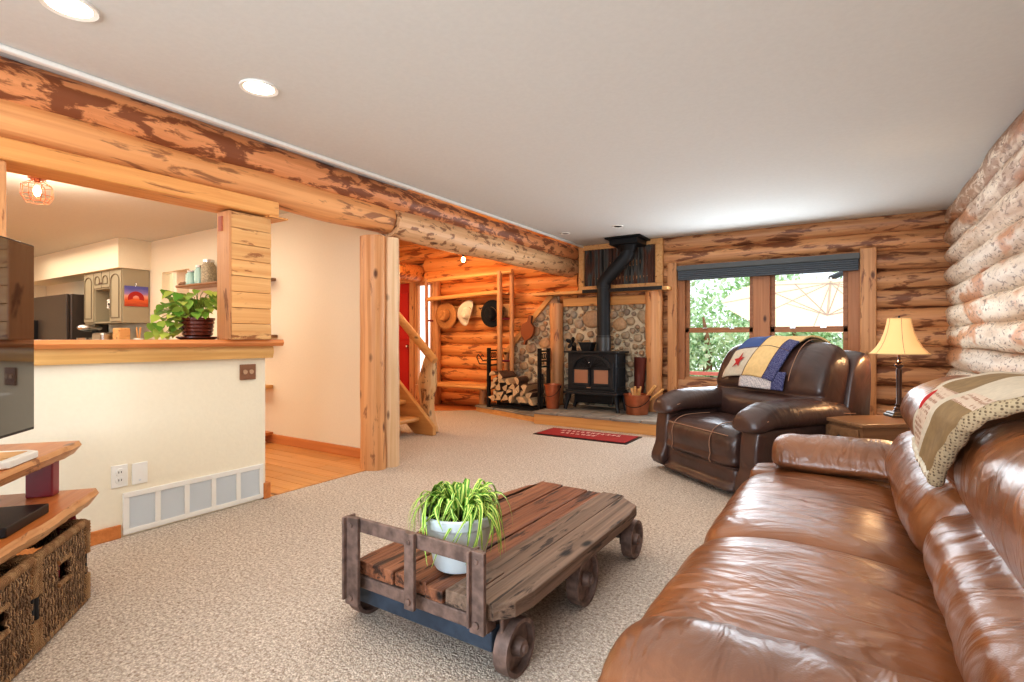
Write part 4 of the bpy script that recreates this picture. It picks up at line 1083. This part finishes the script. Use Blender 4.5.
# log staircase
sc = thing('log_staircase', 'pine staircase with log newel beside the inner wall', 'stairs', (-4.6, 4.8, 0))
m = MB(); t_ = .05
P = [(-4.03, 0), (-4.03, .10), (-4.10, .17), (-5.6, 1.50), (-5.9, 1.50), (-5.9, 1.25), (-4.32, 0)]
for y_ in (3.62, 4.58):
    m = MB(); sloped(m, P, y_, y_+.06); m.build('stringer', 'timber_x', sc, bevel=.008)
for k in range(7):
    m = MB(); live_slab(m, -4.52-.21*k-.04, -4.24-.21*k, 3.68, 4.58, .15+.19*k, .20+.19*k, sd=k, n=12); m.build('tread', 'timber_x', sc, bevel=.006)
m = MB(); n = 12
m.tube([(-4.22-.03*math.sin(i*.35), 4.74, i*.085) for i in range(n)], [(.115, .11, .10, .095, .10, .11, .125, .135, .12, .105, .09, .06)[i] for i in range(n)], 14, jit=.4, sq=(1, .8))
nw = m.build('newel', wood('newel_log', (238, 206, 160), (210, 160, 106), (112, 62, 34), 2, .5, island=0, px=6, pl=3), sc, smooth=60)
m = MB(); m.tube([(-4.02, 4.60, .86), (-4.12, 4.60, .95), (-5.2, 4.60, 1.93)], [.045, .05, .05], 10, jit=.1); m.build('handrail', 'timber_x', sc, smooth=60)
for k in range(3):
    x = -4.62-.3*k; MB().tube([(x, 4.61, .50+.27*k), (x, 4.60, 1.40+.27*k)], .022, 8, jit=.2).build('baluster', 'timber_z', sc)
# ------------------------------------------------------------------ kitchen beyond the bar
KX = -8.06
cb = thing('wall_cabinet', 'grey-green arched door kitchen wall cabinet beyond the bar', 'cabinet', (-8.8, 3.2, 1.33))
MB().box(-9.30, KX, 3.04, 3.355, 1.80, 2.05).box(-8.42, KX, 3.04, 3.355, 1.33, 1.80).box(-9.30, -8.94, 3.04, 3.355, 1.33, 1.80).box(-8.94, -8.42, 3.32, 3.355, 1.33, 1.80).box(-8.94, -8.42, 3.04, 3.355, 1.33, 1.35).build('carcass', 'cab', cb, bevel=.003)
def cdoor(x0, x1, z0, z1, arch=.06):
    d_ = B(x0+.01, x1-.01, 3.022, 3.04, z0+.01, z1-.01).build('door', 'cab', cb, bevel=.004)
    c = (x0+x1)/2; w_ = (x1-x0)/2-.055
    pts = [(c-w_, 3.018, z0+.06), (c-w_, 3.018, z1-.06-arch)]+[(c-w_*math.cos(t), 3.018, z1-.06-arch+arch*math.sin(t)) for t in [PI*k/10 for k in range(1, 10)]]+[(c+w_, 3.018, z1-.06-arch), (c+w_, 3.018, z0+.06), (c-w_, 3.018, z0+.06)]
    MB().tube(pts, .007, 6).build('arch_moulding', 'cab_dark', d_)
    return d_
cdoor(-8.42, KX, 1.34, 2.04, .08); cdoor(-8.68, -8.42, 1.81, 2.04, .06); cdoor(-8.94, -8.68, 1.81, 2.04, .06)
cdoor(-9.29, -8.95, 1.34, 2.04, .08)
for x in (-8.65, -8.71): MB().ell((x, 3.01, 1.88), (.012, .012, .012)).build('knob', 'rust', cb)
S('ceiling_soffit', MB().box(-12, KX+.03, 2.98, 3.36, 2.05, 2.44).box(-12, -11.2, -.5, 2.98, 2.10, 2.44), 'wall_white', origin=False)
fg = thing('refrigerator', 'dark brown refrigerator side beyond the kitchen bar', 'refrigerator', (-11.0, 2.5, 0))
MB().box(-10.8, -9.38, 2.90, 3.34, .02, 1.76).build('cabinet', 'fridge', fg, bevel=.015)
MB().box(-10.78, -9.42, 2.86, 2.90, .1, 1.76).build('door', 'fridge', fg, bevel=.01)
B(-10.6, -10.56, 2.80, 2.86, .8, 1.4).build('handle', 'black', fg)
kc = thing('kitchen_counter', 'kitchen counter run under the grey-green cabinets', 'counter', (-9, 3.0, 0))
B(-9.36, -7.95, 2.76, 3.34, .02, .88).build('base_cabinet', 'cab', kc, bevel=.004)
B(-9.36, -7.92, 2.72, 3.35, .885, .925).build('worktop', plain('worktop', (176, 168, 150), .4, nz=.2), kc, bevel=.004)
pic = thing('arch_picture', 'canyon arch picture hung on the cabinet end panel', 'picture', (KX, 3.2, 1.6))
def arch_mat():
    m, nt, b = nmat('sunset_print')
    tc = nt.nodes.new('ShaderNodeTexCoord'); sp = nt.nodes.new('ShaderNodeSeparateXYZ'); nt.links.new(tc.outputs['Generated'], sp.inputs[0])
    n = noise_n(nt, coords(nt, (1, 8, 30)), 1, 3)
    ad = N(nt, 'ShaderNodeMath', operation='MULTIPLY_ADD'); nt.links.new(n, ad.inputs[0]); ad.inputs[1].default_value = .25; nt.links.new(sp.outputs[2], ad.inputs[2])
    nt.links.new(ramp(nt, ad.outputs[0], [(.15, srgb((176, 70, 40))), (.45, srgb((224, 110, 56))), (.62, srgb((232, 170, 150))), (.8, srgb((150, 130, 190))), (1, srgb((96, 96, 170)))]), b.inputs['Base Color'])
    return m
B(KX+.0015, KX+.012, 3.06, 3.335, 1.55, 1.82).build('print', arch_mat(), pic)
arc_band(0, 0, .045, .10, 0, .004, -.1, PI+.1, sx=.9)
m = arc_band(0, 0, .04, .095, 0, .003, -.25, PI+.25, sx=1.0)
T = Matrix.Translation((KX+.016, 3.19, 1.655)) @ Matrix.Rotation(R(90), 4, 'Z')
mm = MB(); mm.add([T @ Vector(v) for v in m.v], m.f); mm.build('rock_arch', plain('rock_red', (178, 44, 34), .7), pic)
MB().tube([(KX+.008, 3.19, 1.82), (KX+.008, 3.19, 1.86)], .004, 6).build('hanger', 'chrome', pic)
# little things on the counter
def mixer():
    t = thing('stand_mixer', 'dark and chrome appliance on the counter below the open cabinet shelf', 'mixer', (-8.95, 3.0, .925))
    MB().lathe([(.09, 0), (.09, .03), (.03, .05), (.03, .05)], (-8.95, 3.0, .925), 16).build('foot', 'chrome', t)
    MB().cyl((-8.95, 3.05, .95), (-8.95, 3.05, 1.24), .04).build('column', 'iron_black', t)
    MB().ell((-8.95, 2.98, 1.27), (.07, .15, .055)).build('head', 'chrome', t, smooth=180)
    MB().lathe([(.04, 0), (.09, .08), (.10, .14), (.095, .14), (.04, .02)], (-8.95, 2.93, .99), 20).build('bowl', 'chrome', t, smooth=60)
mixer()
ts = thing('toaster', 'chrome and dark toaster in front of the cabinet end', 'toaster', (-8.45, 2.98, .925))
B(-8.60, -8.28, 2.88, 3.06, .93, 1.20).build('shell', 'chrome', ts, bevel=.03); B(-8.56, -8.32, 2.93, 2.95, 1.199, 1.203).build('slot', 'black', ts)
bx = B(-8.22, -8.02, 2.98, 3.12, .925, 1.26).build('bread_box', 'clad', bevel=.02); tag(bx, 'pale wooden block standing right of the chrome toaster', 'knife block')
mg = MB(); mg.lathe([(.0, 0), (.045, 0), (.05, .16), (.046, .16), (.042, .01), (0, .01)], (-7.98, 3.24, 1.08), 16); 
jg = thing('utensil_jar', 'white utensil jar at the right end of the kitchen counter', 'jar', (-8.0, 3.2, .925))
MB().lathe([(0, 0), (.05, 0), (.055, .2), (.05, .2), (.045, .01), (0, .01)], (-8.0, 3.2, .925), 16).build('jar', 'white', jg, smooth=40)
for k in range(4): MB().tube([(-8.0, 3.2, 1.0), (-8.0+.05*math.cos(k*1.7), 3.2+.03*math.sin(k*1.7), 1.27)], .008, 6).build('utensil', 'clad', jg)
bw = thing('flower_vase', 'white and black bouquet in the open cabinet shelf', 'ornament', (-8.60, 3.18, 1.35))
MB().lathe([(0, 0), (.04, 0), (.06, .08), (.03, .16), (.04, .2)], (-8.60, 3.15, 1.352), 16).build('vase', 'black', bw, smooth=50)
m = MB(); rr = random.Random(9)
for k in range(14): m.ell((-8.60+rr.uniform(-.07, .09), 3.12+rr.uniform(-.04, .04), 1.6+rr.uniform(-.07, .1)), (.026, .026, .022), mi=k % 3 == 0)
m.build('blossoms', ['white', 'black'], bw, smooth=180)
# cage pendant
cp = thing('cage_pendant', 'copper wire cage pendant with a lit bulb over the kitchen', 'pendant light', (-5.56, 1.50, 2.2))
MB().lathe([(.06, 0), (.055, .02)], (-5.56, 1.50, 2.42), 20).build('canopy', 'copper', cp)
MB().cyl((-5.56, 1.50, 2.39), (-5.56, 1.50, 2.42), .02).build('socket', 'copper', cp)
m = MB()
cz = [(.04, 2.40), (.10, 2.36), (.105, 2.28), (.075, 2.23)]
for k in range(8):
    a = k*PI/4; m.tube([(-5.56+r_*math.cos(a), 1.5+r_*math.sin(a), z_) for r_, z_ in cz], .003, 5)
for r_, z_ in cz: m.tube([(-5.56+r_*math.cos(k*PI/4), 1.5+r_*math.sin(k*PI/4), z_) for k in range(9)], .003, 5)
m.build('cage', 'copper', cp)
MB().ell((-5.56, 1.5, 2.32), (.026, .026, .045)).build('bulb', emis('pendant_bulb', (255, 214, 150), 18), cp, smooth=180)
# shelves on the inner wall
def wshelf(x0, x1, z, lab, mat='table_wood'):
    o = MB(); live_slab(o, -.01, .20, x0, x1, 0, .03, n=20, sd=z)
    mm = MB(); mm.add([(y, 3.355-x, z+zz) for x, y, zz in o.v], o.f)
    return tag(mm.build('wall_shelf', mat, smooth=30), lab, 'shelf')
wshelf(-7.05+.15, -5.17, 1.735, 'dark live-edge wall shelf with jars behind the pillar')
wshelf(-5.9, -5.14, 1.13, 'dark wall shelf end just above bar height behind the pillar')
wshelf(-5.9, -5.22, .59, 'pale wall shelf end below the bar behind the half wall', 'bar_edge')
wshelf(-5.9, -5.22, .085, 'lowest pale wall shelf end near the kitchen floor', 'base_wood')
def jar(x, z, r, h, lab, mat, group=None):
    t = thing('glass_jar', lab, 'jar', (x, 3.24, z), group=group)
    MB().lathe([(0, 0), (r, 0), (r, h*.72), (r*.7, h*.84), (r*.7, h*.88)], (x, 3.24, z), 18).build('body', mat, t, smooth=50)
    MB().lathe([(r*.76, 0), (r*.76, h*.12), (0, h*.12)], (x, 3.24, z+h*.88), 18).build('lid', 'chrome', t)
jar(-6.68, 1.767, .07, .17, 'teal glass jar on the dark shelf, first from the left', 'jar')
jar(-6.50, 1.767, .06, .22, 'teal glass jar with a dark lid, second from the left on the shelf', 'jar')
jar(-6.30, 1.767, .08, .27, 'tall clear jar on the dark shelf nearest the pillar', 'jar_clear')
for k in range(3):
    o = MB().ell((-6.86+k*.09, 3.22, 1.785), (.04, .05, .022), jit=.4).build('driftwood', 'table_wood', smooth=180); tag(o, 'small dark driftwood piece at the left end of the jar shelf', 'driftwood', 'driftwood pieces on the jar shelf')
# pothos on the bar
pp = thing('potted_pothos', 'trailing pothos in a ribbed brown pot on the bar', 'potted plant', (-3.70, 1.83, 1.113))
MB().lathe([(0, 0), (.10, 0), (.125, .012), (.125, .02), (0, .02)], (-3.70, 1.83, 1.113), 28).build('saucer', plain('saucer', (84, 36, 26), .3), pp, smooth=40)
pr = [(0, .02), (.075, .02)]
for k in range(4): pr += [(.09+.003*k, .03+.025*k), (.092+.003*k, .045+.025*k), (.086+.003*k, .05+.025*k)]
pr += [(.104, .13), (.106, .145), (.097, .145), (.09, .12), (0, .12)]
MB().lathe(pr, (-3.70, 1.83, 1.113), 32).build('pot', plain('brown_glaze', (104, 48, 34), .2, coat=.5), pp, smooth=35)
def leaf(mb, base, d, up, size, mi=0):
    d = d.normalized(); s = d.cross(up).normalized(); n_ = s.cross(d)
    out = [(0, 0), (.12, .30), (.35, .44), (.62, .36), (.85, .16), (1.05, 0)]
    V = []; 
    for (t, w_) in out:
        c = base+d*t*size-n_*(t**2)*size*.25
        V += [c+s*w_*size+n_*w_*size*.25, c, c-s*w_*size+n_*w_*size*.25]
    F = []
    for i in range(len(out)-1):
        for j in range(2): F.append((i*3+j, i*3+j+1, (i+1)*3+j+1, (i+1)*3+j))
    mb.add(V, F, mi)
lm = MB(); sm = MB(); rr = random.Random(8); c0 = Vector((-3.70, 1.83, 1.25))
for k in range(84):
    trail = k % 3 == 0
    if trail:
        tgt = Vector((rr.uniform(-.10, .10)-.03, -rr.uniform(.08, .24), rr.uniform(-.12, .10)))
    else:
        tgt = Vector((rr.uniform(-.14, .10), rr.uniform(-.18, .10), rr.uniform(.03, .20)))
    p = c0+tgt; mid = c0+tgt*.5+Vector((0, 0, .07))
    sm.tube([c0-Vector((0, 0, .03)), mid, p], .0022, 5)
    dr = Vector((tgt.x*.6+rr.uniform(.0, .6), tgt.y+rr.uniform(-.4, .2), -.15+rr.uniform(-.3, .2)))
    leaf(lm, p, dr, Vector((rr.uniform(.1, .6), rr.uniform(-.3, .1), 1)).normalized(), rr.uniform(.055, .09), mi=0)
lm.build('leaves', foliage_mat('pothos_leaves', (206, 220, 104), (92, 150, 44)), pp, smooth=180); sm.build('stems', 'stem', pp)

# ------------------------------------------------------------------ television and its live-edge stand
E_ = Vector((-.78, .626, 0)); NN = Vector((.626, .78, 0))   # along the stand / out into the room
ang = math.atan2(-E_.y, -E_.x)     # local +x = towards the camera side, local +y = out into the room? (right-handed)
tip = Vector((-2.78, .95, 0))
st_ = thing('tv_stand', 'live-edge wood slab stand on red legs under the television', 'tv stand', tuple(tip), ang)
# local frame: x runs away from the tip toward the viewer, y out into the room
def slab(name, x0, x1, y0, y1, z0, z1, sd, cham=.10):
    m = MB(); n = 60; V = []; F = []
    for i in range(n+1):
        x = x0+(x1-x0)*i/n
        a = .014*noise.noise(Vector((x*4, sd, 0)))+.008*noise.noise(Vector((x*15, sd, 4)))
        b_ = .006*noise.noise(Vector((x*22, sd, 8)))
        yb = y0; yf = y1+a
        if x < x0+.16: yf = y1+a-.012*(1-(x-x0)/.16)**2
        V += [(x, yb, z1), (x, yf-.012, z1), (x, yf+b_, (z0+z1)/2+.01), (x, yf-.030+b_, z0), (x, yb, z0)]
    for i in range(n):
        for j in range(5):
            F.append((i*5+j, (i+1)*5+j, (i+1)*5+(j+1) % 5, i*5+(j+1) % 5))
    F += [(0, 1, 2, 3, 4), tuple(n*5+j for j in (4, 3, 2, 1, 0))]
    m.add(V, F); k0 = len(m.m)
    for i in range(n):
        for j in (1, 2): m.m[i*5+j] = 1
    return m.build(name, ['slab', 'slab_edge'], st_, smooth=40, local=True)
slab('lower_shelf', -.06, 1.7, -.48, .0, .385, .45, 2)
slab('upper_shelf', -.15, 1.6, -.55, -.10, .595, .652, 6)
for x in (-.02, .42, 1.3): MB().box(x, x+.06, -.235, -.14, .45, .597).build('spacer_block', 'red_paint', st_, bevel=.006, local=True)
for x in (.10, 1.5):
    m = MB(); m.tube([(x-.20 if x < 1 else x, -.10, 0), (x-.03, -.10, .39)], [.045, .05], 4); m.build('leg', 'red_paint', st_, bevel=.004, local=True)
    m = MB(); m.tube([(x-.14 if x < 1 else x, -.45, 0), (x-.06, -.45, .39)], [.045, .05], 4); m.build('leg', 'red_paint', st_, bevel=.004, local=True)
def Lw(x, y, z): return ROOTM[st_.name] @ Vector((x, y, z))
# baskets
def basket(x0, x1, lab):
    y0, y1, h = -.40, -.015, .345
    c = Lw((x0+x1)/2, (y0+y1)/2, 0)
    t = thing('wicker_basket', lab, 'basket', tuple(c), ang)
    w_, d_ = (x1-x0)/2, (y1-y0)/2
    yo = d_
    def panel(fn, nu, nv, hole=None):
        m = MB(); V = [fn(i/nu, j/nv) for j in range(nv+1) for i in range(nu+1)]; F = []
        for j in range(nv):
            for i in range(nu):
                u, v = (i+.5)/nu, (j+.5)/nv
                if hole and hole[0] < u < hole[1] and hole[2] < v < hole[3]: continue
                a = j*(nu+1)+i; F.append((a, a+1, a+nu+2, a+nu+1))
        m.add(V, F); return m
    def wob(u, v): return .010*math.sin(u*2*PI*14+(PI if int(v*16) % 2 else 0))+.006*noise.noise(Vector((u*30, v*12, x0)))
    panel(lambda u, v: (-w_+2*w_*u, d_+wob(u, v), .01+h*.95*v), 72, 40, (.38, .62, .52, .74)).build('front_panel', 'wicker', t, smooth=180, local=True, solid=.008)
    panel(lambda u, v: (-w_+2*w_*u, -d_+wob(u, v), .01+h*.95*v), 40, 20).build('back_panel', 'wicker', t, smooth=180, local=True)
    for s in (-1, 1): panel(lambda u, v: (s*w_+wob(u, v), -d_+2*d_*u, .01+h*.95*v), 60, 40, (.36, .64, .50, .74)).build('side_panel', 'wicker', t, smooth=180, local=True, solid=.008)
    def coil(p0, p1, r_, n=44):
        p0, p1 = Vector(p0), Vector(p1); m = MB()
        m.tube([p0.lerp(p1, i/n) for i in range(n+1)], [r_*(1+.13*math.sin(i*PI*.9)) for i in range(n+1)], 10); return m
    for z_ in (.015, h-.005):
        m = MB()
        for a, b_ in (((-w_, d_), (w_, d_)), ((w_, d_), (w_, -d_)), ((w_, -d_), (-w_, -d_)), ((-w_, -d_), (-w_, d_))):
            q = coil((a[0], a[1], z_), (b_[0], b_[1], z_), .017 if z_ > .1 else .013, 60); m.add(q.v, q.f)
        m.build('rim', 'rope', t, smooth=180, local=True)
    for sx in (-1, 1):
        coil((sx*w_, d_+.004, .02), (sx*w_, d_+.004, h*.36), .018, 20).build('corner_wrap', 'rope', t, smooth=180, local=True)
        coil((sx*w_, d_+.004, h*.62), (sx*w_, d_+.004, h), .018, 20).build('corner_wrap', 'rope', t, smooth=180, local=True)
        MB().cyl((sx*w_, d_, h*.34), (sx*w_, d_, h*.66), .010).build('metal_bar', 'iron', t, local=True)
        coil((sx*w_, -d_, .02), (sx*w_, -d_, h), .014, 30).build('back_wrap', 'rope', t, smooth=180, local=True)
    for z_ in (h*.51, h*.76):
        coil((-w_*.24, d_+.008, z_), (w_*.24, d_+.008, z_), .009, 24).build('handle_binding', 'rope', t, smooth=180, local=True)
    B(-w_*.18, w_*.16, d_-.055, d_-.02, h*.53, h*.74).build('red_leg_block', 'red_paint', t, local=True)  # red block standing in for the stand leg seen through the hole
    return t
basket(.08, .46, 'wicker basket under the far end of the live-edge stand')
basket(.49, .89, 'wicker basket under the near part of the live-edge stand')
basket(.94, 1.34, 'wicker basket at the picture edge, the nearest under the stand')
# things on the stand
o = MB(); c = Lw(.32, -.20, 0); T = Matrix.Translation((c.x, c.y, .6535)) @ Matrix.Rotation(ang, 4, 'Z')
o.prism([(-.12, -.08), (.10, -.08), (.12, -.05), (.12, .06), (.09, .09), (-.10, .09), (-.13, .05), (-.13, -.05)], 0, .028, 0, T)
bxm = tag(o.build('serving_tray', 'white', bevel=.005), 'flat white octagonal tray on the top slab of the stand', 'tray')
T2 = T @ Matrix.Translation((0, 0, .0285)); m = MB(); m.prism([(-.09, -.05), (.08, -.05), (.08, .06), (-.09, .06)], 0, .001, 0, T2); m.build('inset', 'clad', bxm)
c = Lw(.42, -.13, 0); T = Matrix.Translation((c.x, c.y, .451)) @ Matrix.Rotation(ang, 4, 'Z')
tag(MB().box(-.14, .14, -.1, .08, 0, .035, 0, T).build('media_player', 'black', bevel=.004), 'black media box on the lower slab of the stand', 'media player')
tv = thing('television', 'large flat television with a dark reflective screen', 'television', tuple(Lw(.70, -.22, .64)), ang)
MB().box(-.70, .70, -.012, .0, .095, .875).build('bezel', 'black', tv, bevel=.004, local=True)
MB().box(-.692, .692, 0, .002, .107, .868).build('screen', 'screen', tv, local=True)
MB().box(-.5, .5, -.05, -.012, .2, .6).build('back_cover', 'black', tv, bevel=.02, local=True)
MB().box(-.06, .06, -.03, -.012, .02, .2).build('neck', 'black', tv, local=True)
MB().box(-.25, .25, -.11, .09, .0125, .024).build('foot', 'black', tv, bevel=.004, local=True)

# ------------------------------------------------------------------ outside the window
S('ground_outside', MB().box(-14, 12, 7.2, 30, -.62, -.6), plain('lawn', (150, 168, 120), .95, nz=.3, nscale=3), origin=False)
dk = tag(B(-4.5, 3, 7.12, 13, -.3, -.15).build('patio_deck', plain('deck_boards', (220, 196, 184), .8), bevel=.01), 'pale patio deck outside the double window', 'deck')
rl = thing('deck_railing', 'pale red and white deck railing low outside the window', 'railing', (-1, 12.8, -.15))
B(-5, 3.2, 12.75, 12.85, .26, .34).build('top_rail', plain('rail_red', (196, 120, 110), .7), rl)
B(-5, 3.2, 12.77, 12.83, .02, .22).build('board', 'white', rl)
for k in range(7): B(-4.6+k*1.25, -4.5+k*1.25, 12.75, 12.85, -.15, .26).build('post', 'white', rl)
um = thing('patio_umbrella', 'large cream cantilever patio umbrella outside the window', 'umbrella', (-.30, 10.6, 2.3))
TU = Matrix.Translation((-.28, 10.65, 2.12)) @ Matrix.Rotation(R(-13), 4, 'X') @ Matrix.Rotation(R(4), 4, 'Y')
m = MB(); nr = 8; Rr = 1.72
V = [(0, 0, .0)]
for j, f in enumerate((.33, .66, 1.0)):
    for k in range(nr*2):
        a = 2*PI*k/(nr*2)+.2; sg_ = (1 if k % 2 == 0 else .965)
        V.append((Rr*f*sg_*math.cos(a), Rr*f*sg_*math.sin(a), -.52*f-.05*f*(k % 2)*(1-f)))
F = [(0, 1+k, 1+(k+1) % 16) for k in range(16)]
for j in range(2):
    for k in range(16): F.append((1+j*16+k, 1+(j+1)*16+k, 1+(j+1)*16+(k+1) % 16, 1+j*16+(k+1) % 16))
m.add(V, F, 0, TU)
def canvas():
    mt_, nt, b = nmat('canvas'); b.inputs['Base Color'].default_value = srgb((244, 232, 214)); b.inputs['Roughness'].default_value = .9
    b.inputs['Emission Color'].default_value = srgb((250, 236, 220)); b.inputs['Emission Strength'].default_value = .6; return mt_  # emission imitates sunlight glowing through the cloth
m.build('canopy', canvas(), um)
for k in range(8):
    a = 2*PI*k/8+.2
    rb = MB().tube([TU @ Vector((0, 0, -.04)), TU @ Vector((Rr*.98*math.cos(a), Rr*.98*math.sin(a), -.55))], .011, 6).build('rib', 'grille', um)
    MB().tube([TU @ Vector((0, 0, -.62)), TU @ Vector((Rr*.5*math.cos(a), Rr*.5*math.sin(a), -.29))], .011, 6).build('strut', 'grille', rb)
MB().tube([TU @ Vector((0, 0, .06)), TU @ Vector((0, 0, -.62))], .02, 8).build('hub', 'grille', um)
MB().tube([TU @ Vector((0, 0, .05)), (.9, 12.6, 2.9), (2.4, 13.4, 2.7)], .05, 8).build('arm', 'iron', um)
MB().cyl((2.4, 13.4, -.6), (2.4, 13.4, 3.0), .06).build('mast', 'iron', um)
def tree(x, y, h, w_, seed, lab, n=900):
    t = thing('garden_tree', lab, 'tree', (x, y, -.6)); rr = random.Random(seed)
    MB().tube([(x, y, -.6), (x+.1, y, h*.4), (x-.05, y, h*.85)], [.16, .1, .03], 8).build('trunk', 'table_wood', t, smooth=60)
    m = MB(); blobs = [(x+rr.uniform(-1, 1)*w_*.7, y+rr.uniform(-1, 1)*w_*.4, -.5+h*rr.uniform(.08, 1.0)) for _ in range(26)]
    for k in range(n):
        bx_, by_, bz_ = rr.choice(blobs); g_ = lambda s: rr.gauss(0, s)
        c = Vector((bx_+g_(w_*.20), by_+g_(w_*.15), bz_+g_(h*.075))); s_2 = rr.uniform(.06, .13)
        a = Vector((g_(1), g_(1), g_(1))).normalized()*s_2; b_ = Vector((g_(1), g_(1), g_(1))).normalized()*s_2*.6
        m.add([c-a, c+b_, c+a, c-b_], [(0, 1, 2, 3)])
    m.build('foliage', 'fol', t)
tree(-4.4, 16.5, 4.6, 1.5, 1, 'pale green tree outside the left window pane', 2600)
tree(-2.5, 17.5, 3.6, 1.4, 2, 'bushy green tree outside in the middle of the left pane', 2600)
tree(-.6, 17.5, 3.2, 1.6, 3, 'green tree outside behind the patio umbrella', 2600)
tree(-5.8, 19, 3.0, 1.4, 6, 'green tree far to the left beyond the window', 1400)
tree(1.0, 18.0, 3.4, 1.4, 4, 'green tree outside at the right of the window', 1600)
tree(-3.3, 14.8, 2.0, 1.2, 5, 'low bushy shrub beyond the deck railing', 2200)
tree(-1.2, 15.2, 1.9, 1.3, 7, 'low green shrub under the patio umbrella canopy', 2200)
# ------------------------------------------------------------------ camera, world, lights
cam = bpy.data.cameras.new('cam'); co = bpy.data.objects.new('camera', cam); COL.objects.link(co)
co.location = (0, 0, 1.12); co.rotation_euler = (R(90), 0, R(32.77))
cam.sensor_width = 36; cam.lens = 525/1024*36; cam.shift_y = -2.5/1024; cam.clip_start = .02
bpy.context.scene.camera = co
w = bpy.data.worlds.new('world'); bpy.context.scene.world = w; w.use_nodes = True
nt = w.node_tree; nt.nodes.clear()
o = nt.nodes.new('ShaderNodeOutputWorld'); bg = nt.nodes.new('ShaderNodeBackground'); sky = nt.nodes.new('ShaderNodeTexSky')
sky.sky_type = 'HOSEK_WILKIE'; sky.sun_direction = (.3, -.5, .8); sky.turbidity = 4
nt.links.new(mix(nt, .6, sky.outputs[0], (.9, .95, 1, 1)), bg.inputs[0]); bg.inputs[1].default_value = 2.2
nt.links.new(bg.outputs[0], o.inputs[0])
sn = bpy.data.lights.new('sun', 'SUN'); sn.energy = 4; sn.angle = R(2); sn.color = (1, .95, .86)
s_ = bpy.data.objects.new('sun', sn); COL.objects.link(s_); s_.rotation_euler = (R(-38), R(-25), 0)
area(-.95, 6.78, 1.35, 1.7, 1.2, 52, (.80, .91, 1), (R(-90), 0, 0))       # daylight through the window
area(-1.0, -2.4, 1.5, 3.2, 1.6, 180, (.74, .87, 1), (R(90), 0, 0))        # glass doors behind
area(-1.2, 2.8, 2.40, 3.4, 6.0, 54, (1, .97, .92), (0, 0, 0))  # added overhead fill for even light, no fixture
area(-1.2, 2.6, .9, 3.2, 5.5, 20, (.95, .96, 1), (R(180), 0, 0))
for x, y in ((-2.61, 1.60), (-2.60, .80)): spot(x, y, 2.41, 14, WARM)
point(.268, 4.52, 1.05, 7, (1, .66, .36), .03)
point(-4.9, 5.9, 2.0, 20, (1, .62, .32), .08)
area(-5.6, 5.2, 2.7, 2.6, 1.6, 58, (1, .70, .40), (R(15), 0, 0))
area(-6.2, 1.6, 2.38, 3, 2.4, 52, (1, .90, .76), (0, 0, 0))
area(-9.2, 1.6, 2.38, 3, 2.4, 64, (1, .88, .70), (0, 0, 0))
point(-5.56, 1.5, 2.1, 14, (1, .88, .72), .08)
area(-8, -2.4, 1.5, 3, 1.4, 48, (.92, .96, 1), (R(90), 0, 0))  # added window-like lamp brightening the kitchen from behind
point(-8.4, 3.9, 2.0, 16, (1, .95, .85), .1)  # added fill lamp brightening the room past the doorway, no bulb there
vs = bpy.context.scene.view_settings; vs.view_transform = 'Standard'; vs.look = 'None'; vs.exposure = .16; vs.gamma = .86
cy = bpy.context.scene.cycles
cy.use_denoising = True; cy.max_bounces = 7; cy.caustics_reflective = False; cy.caustics_refractive = False; cy.sample_clamp_indirect = 4
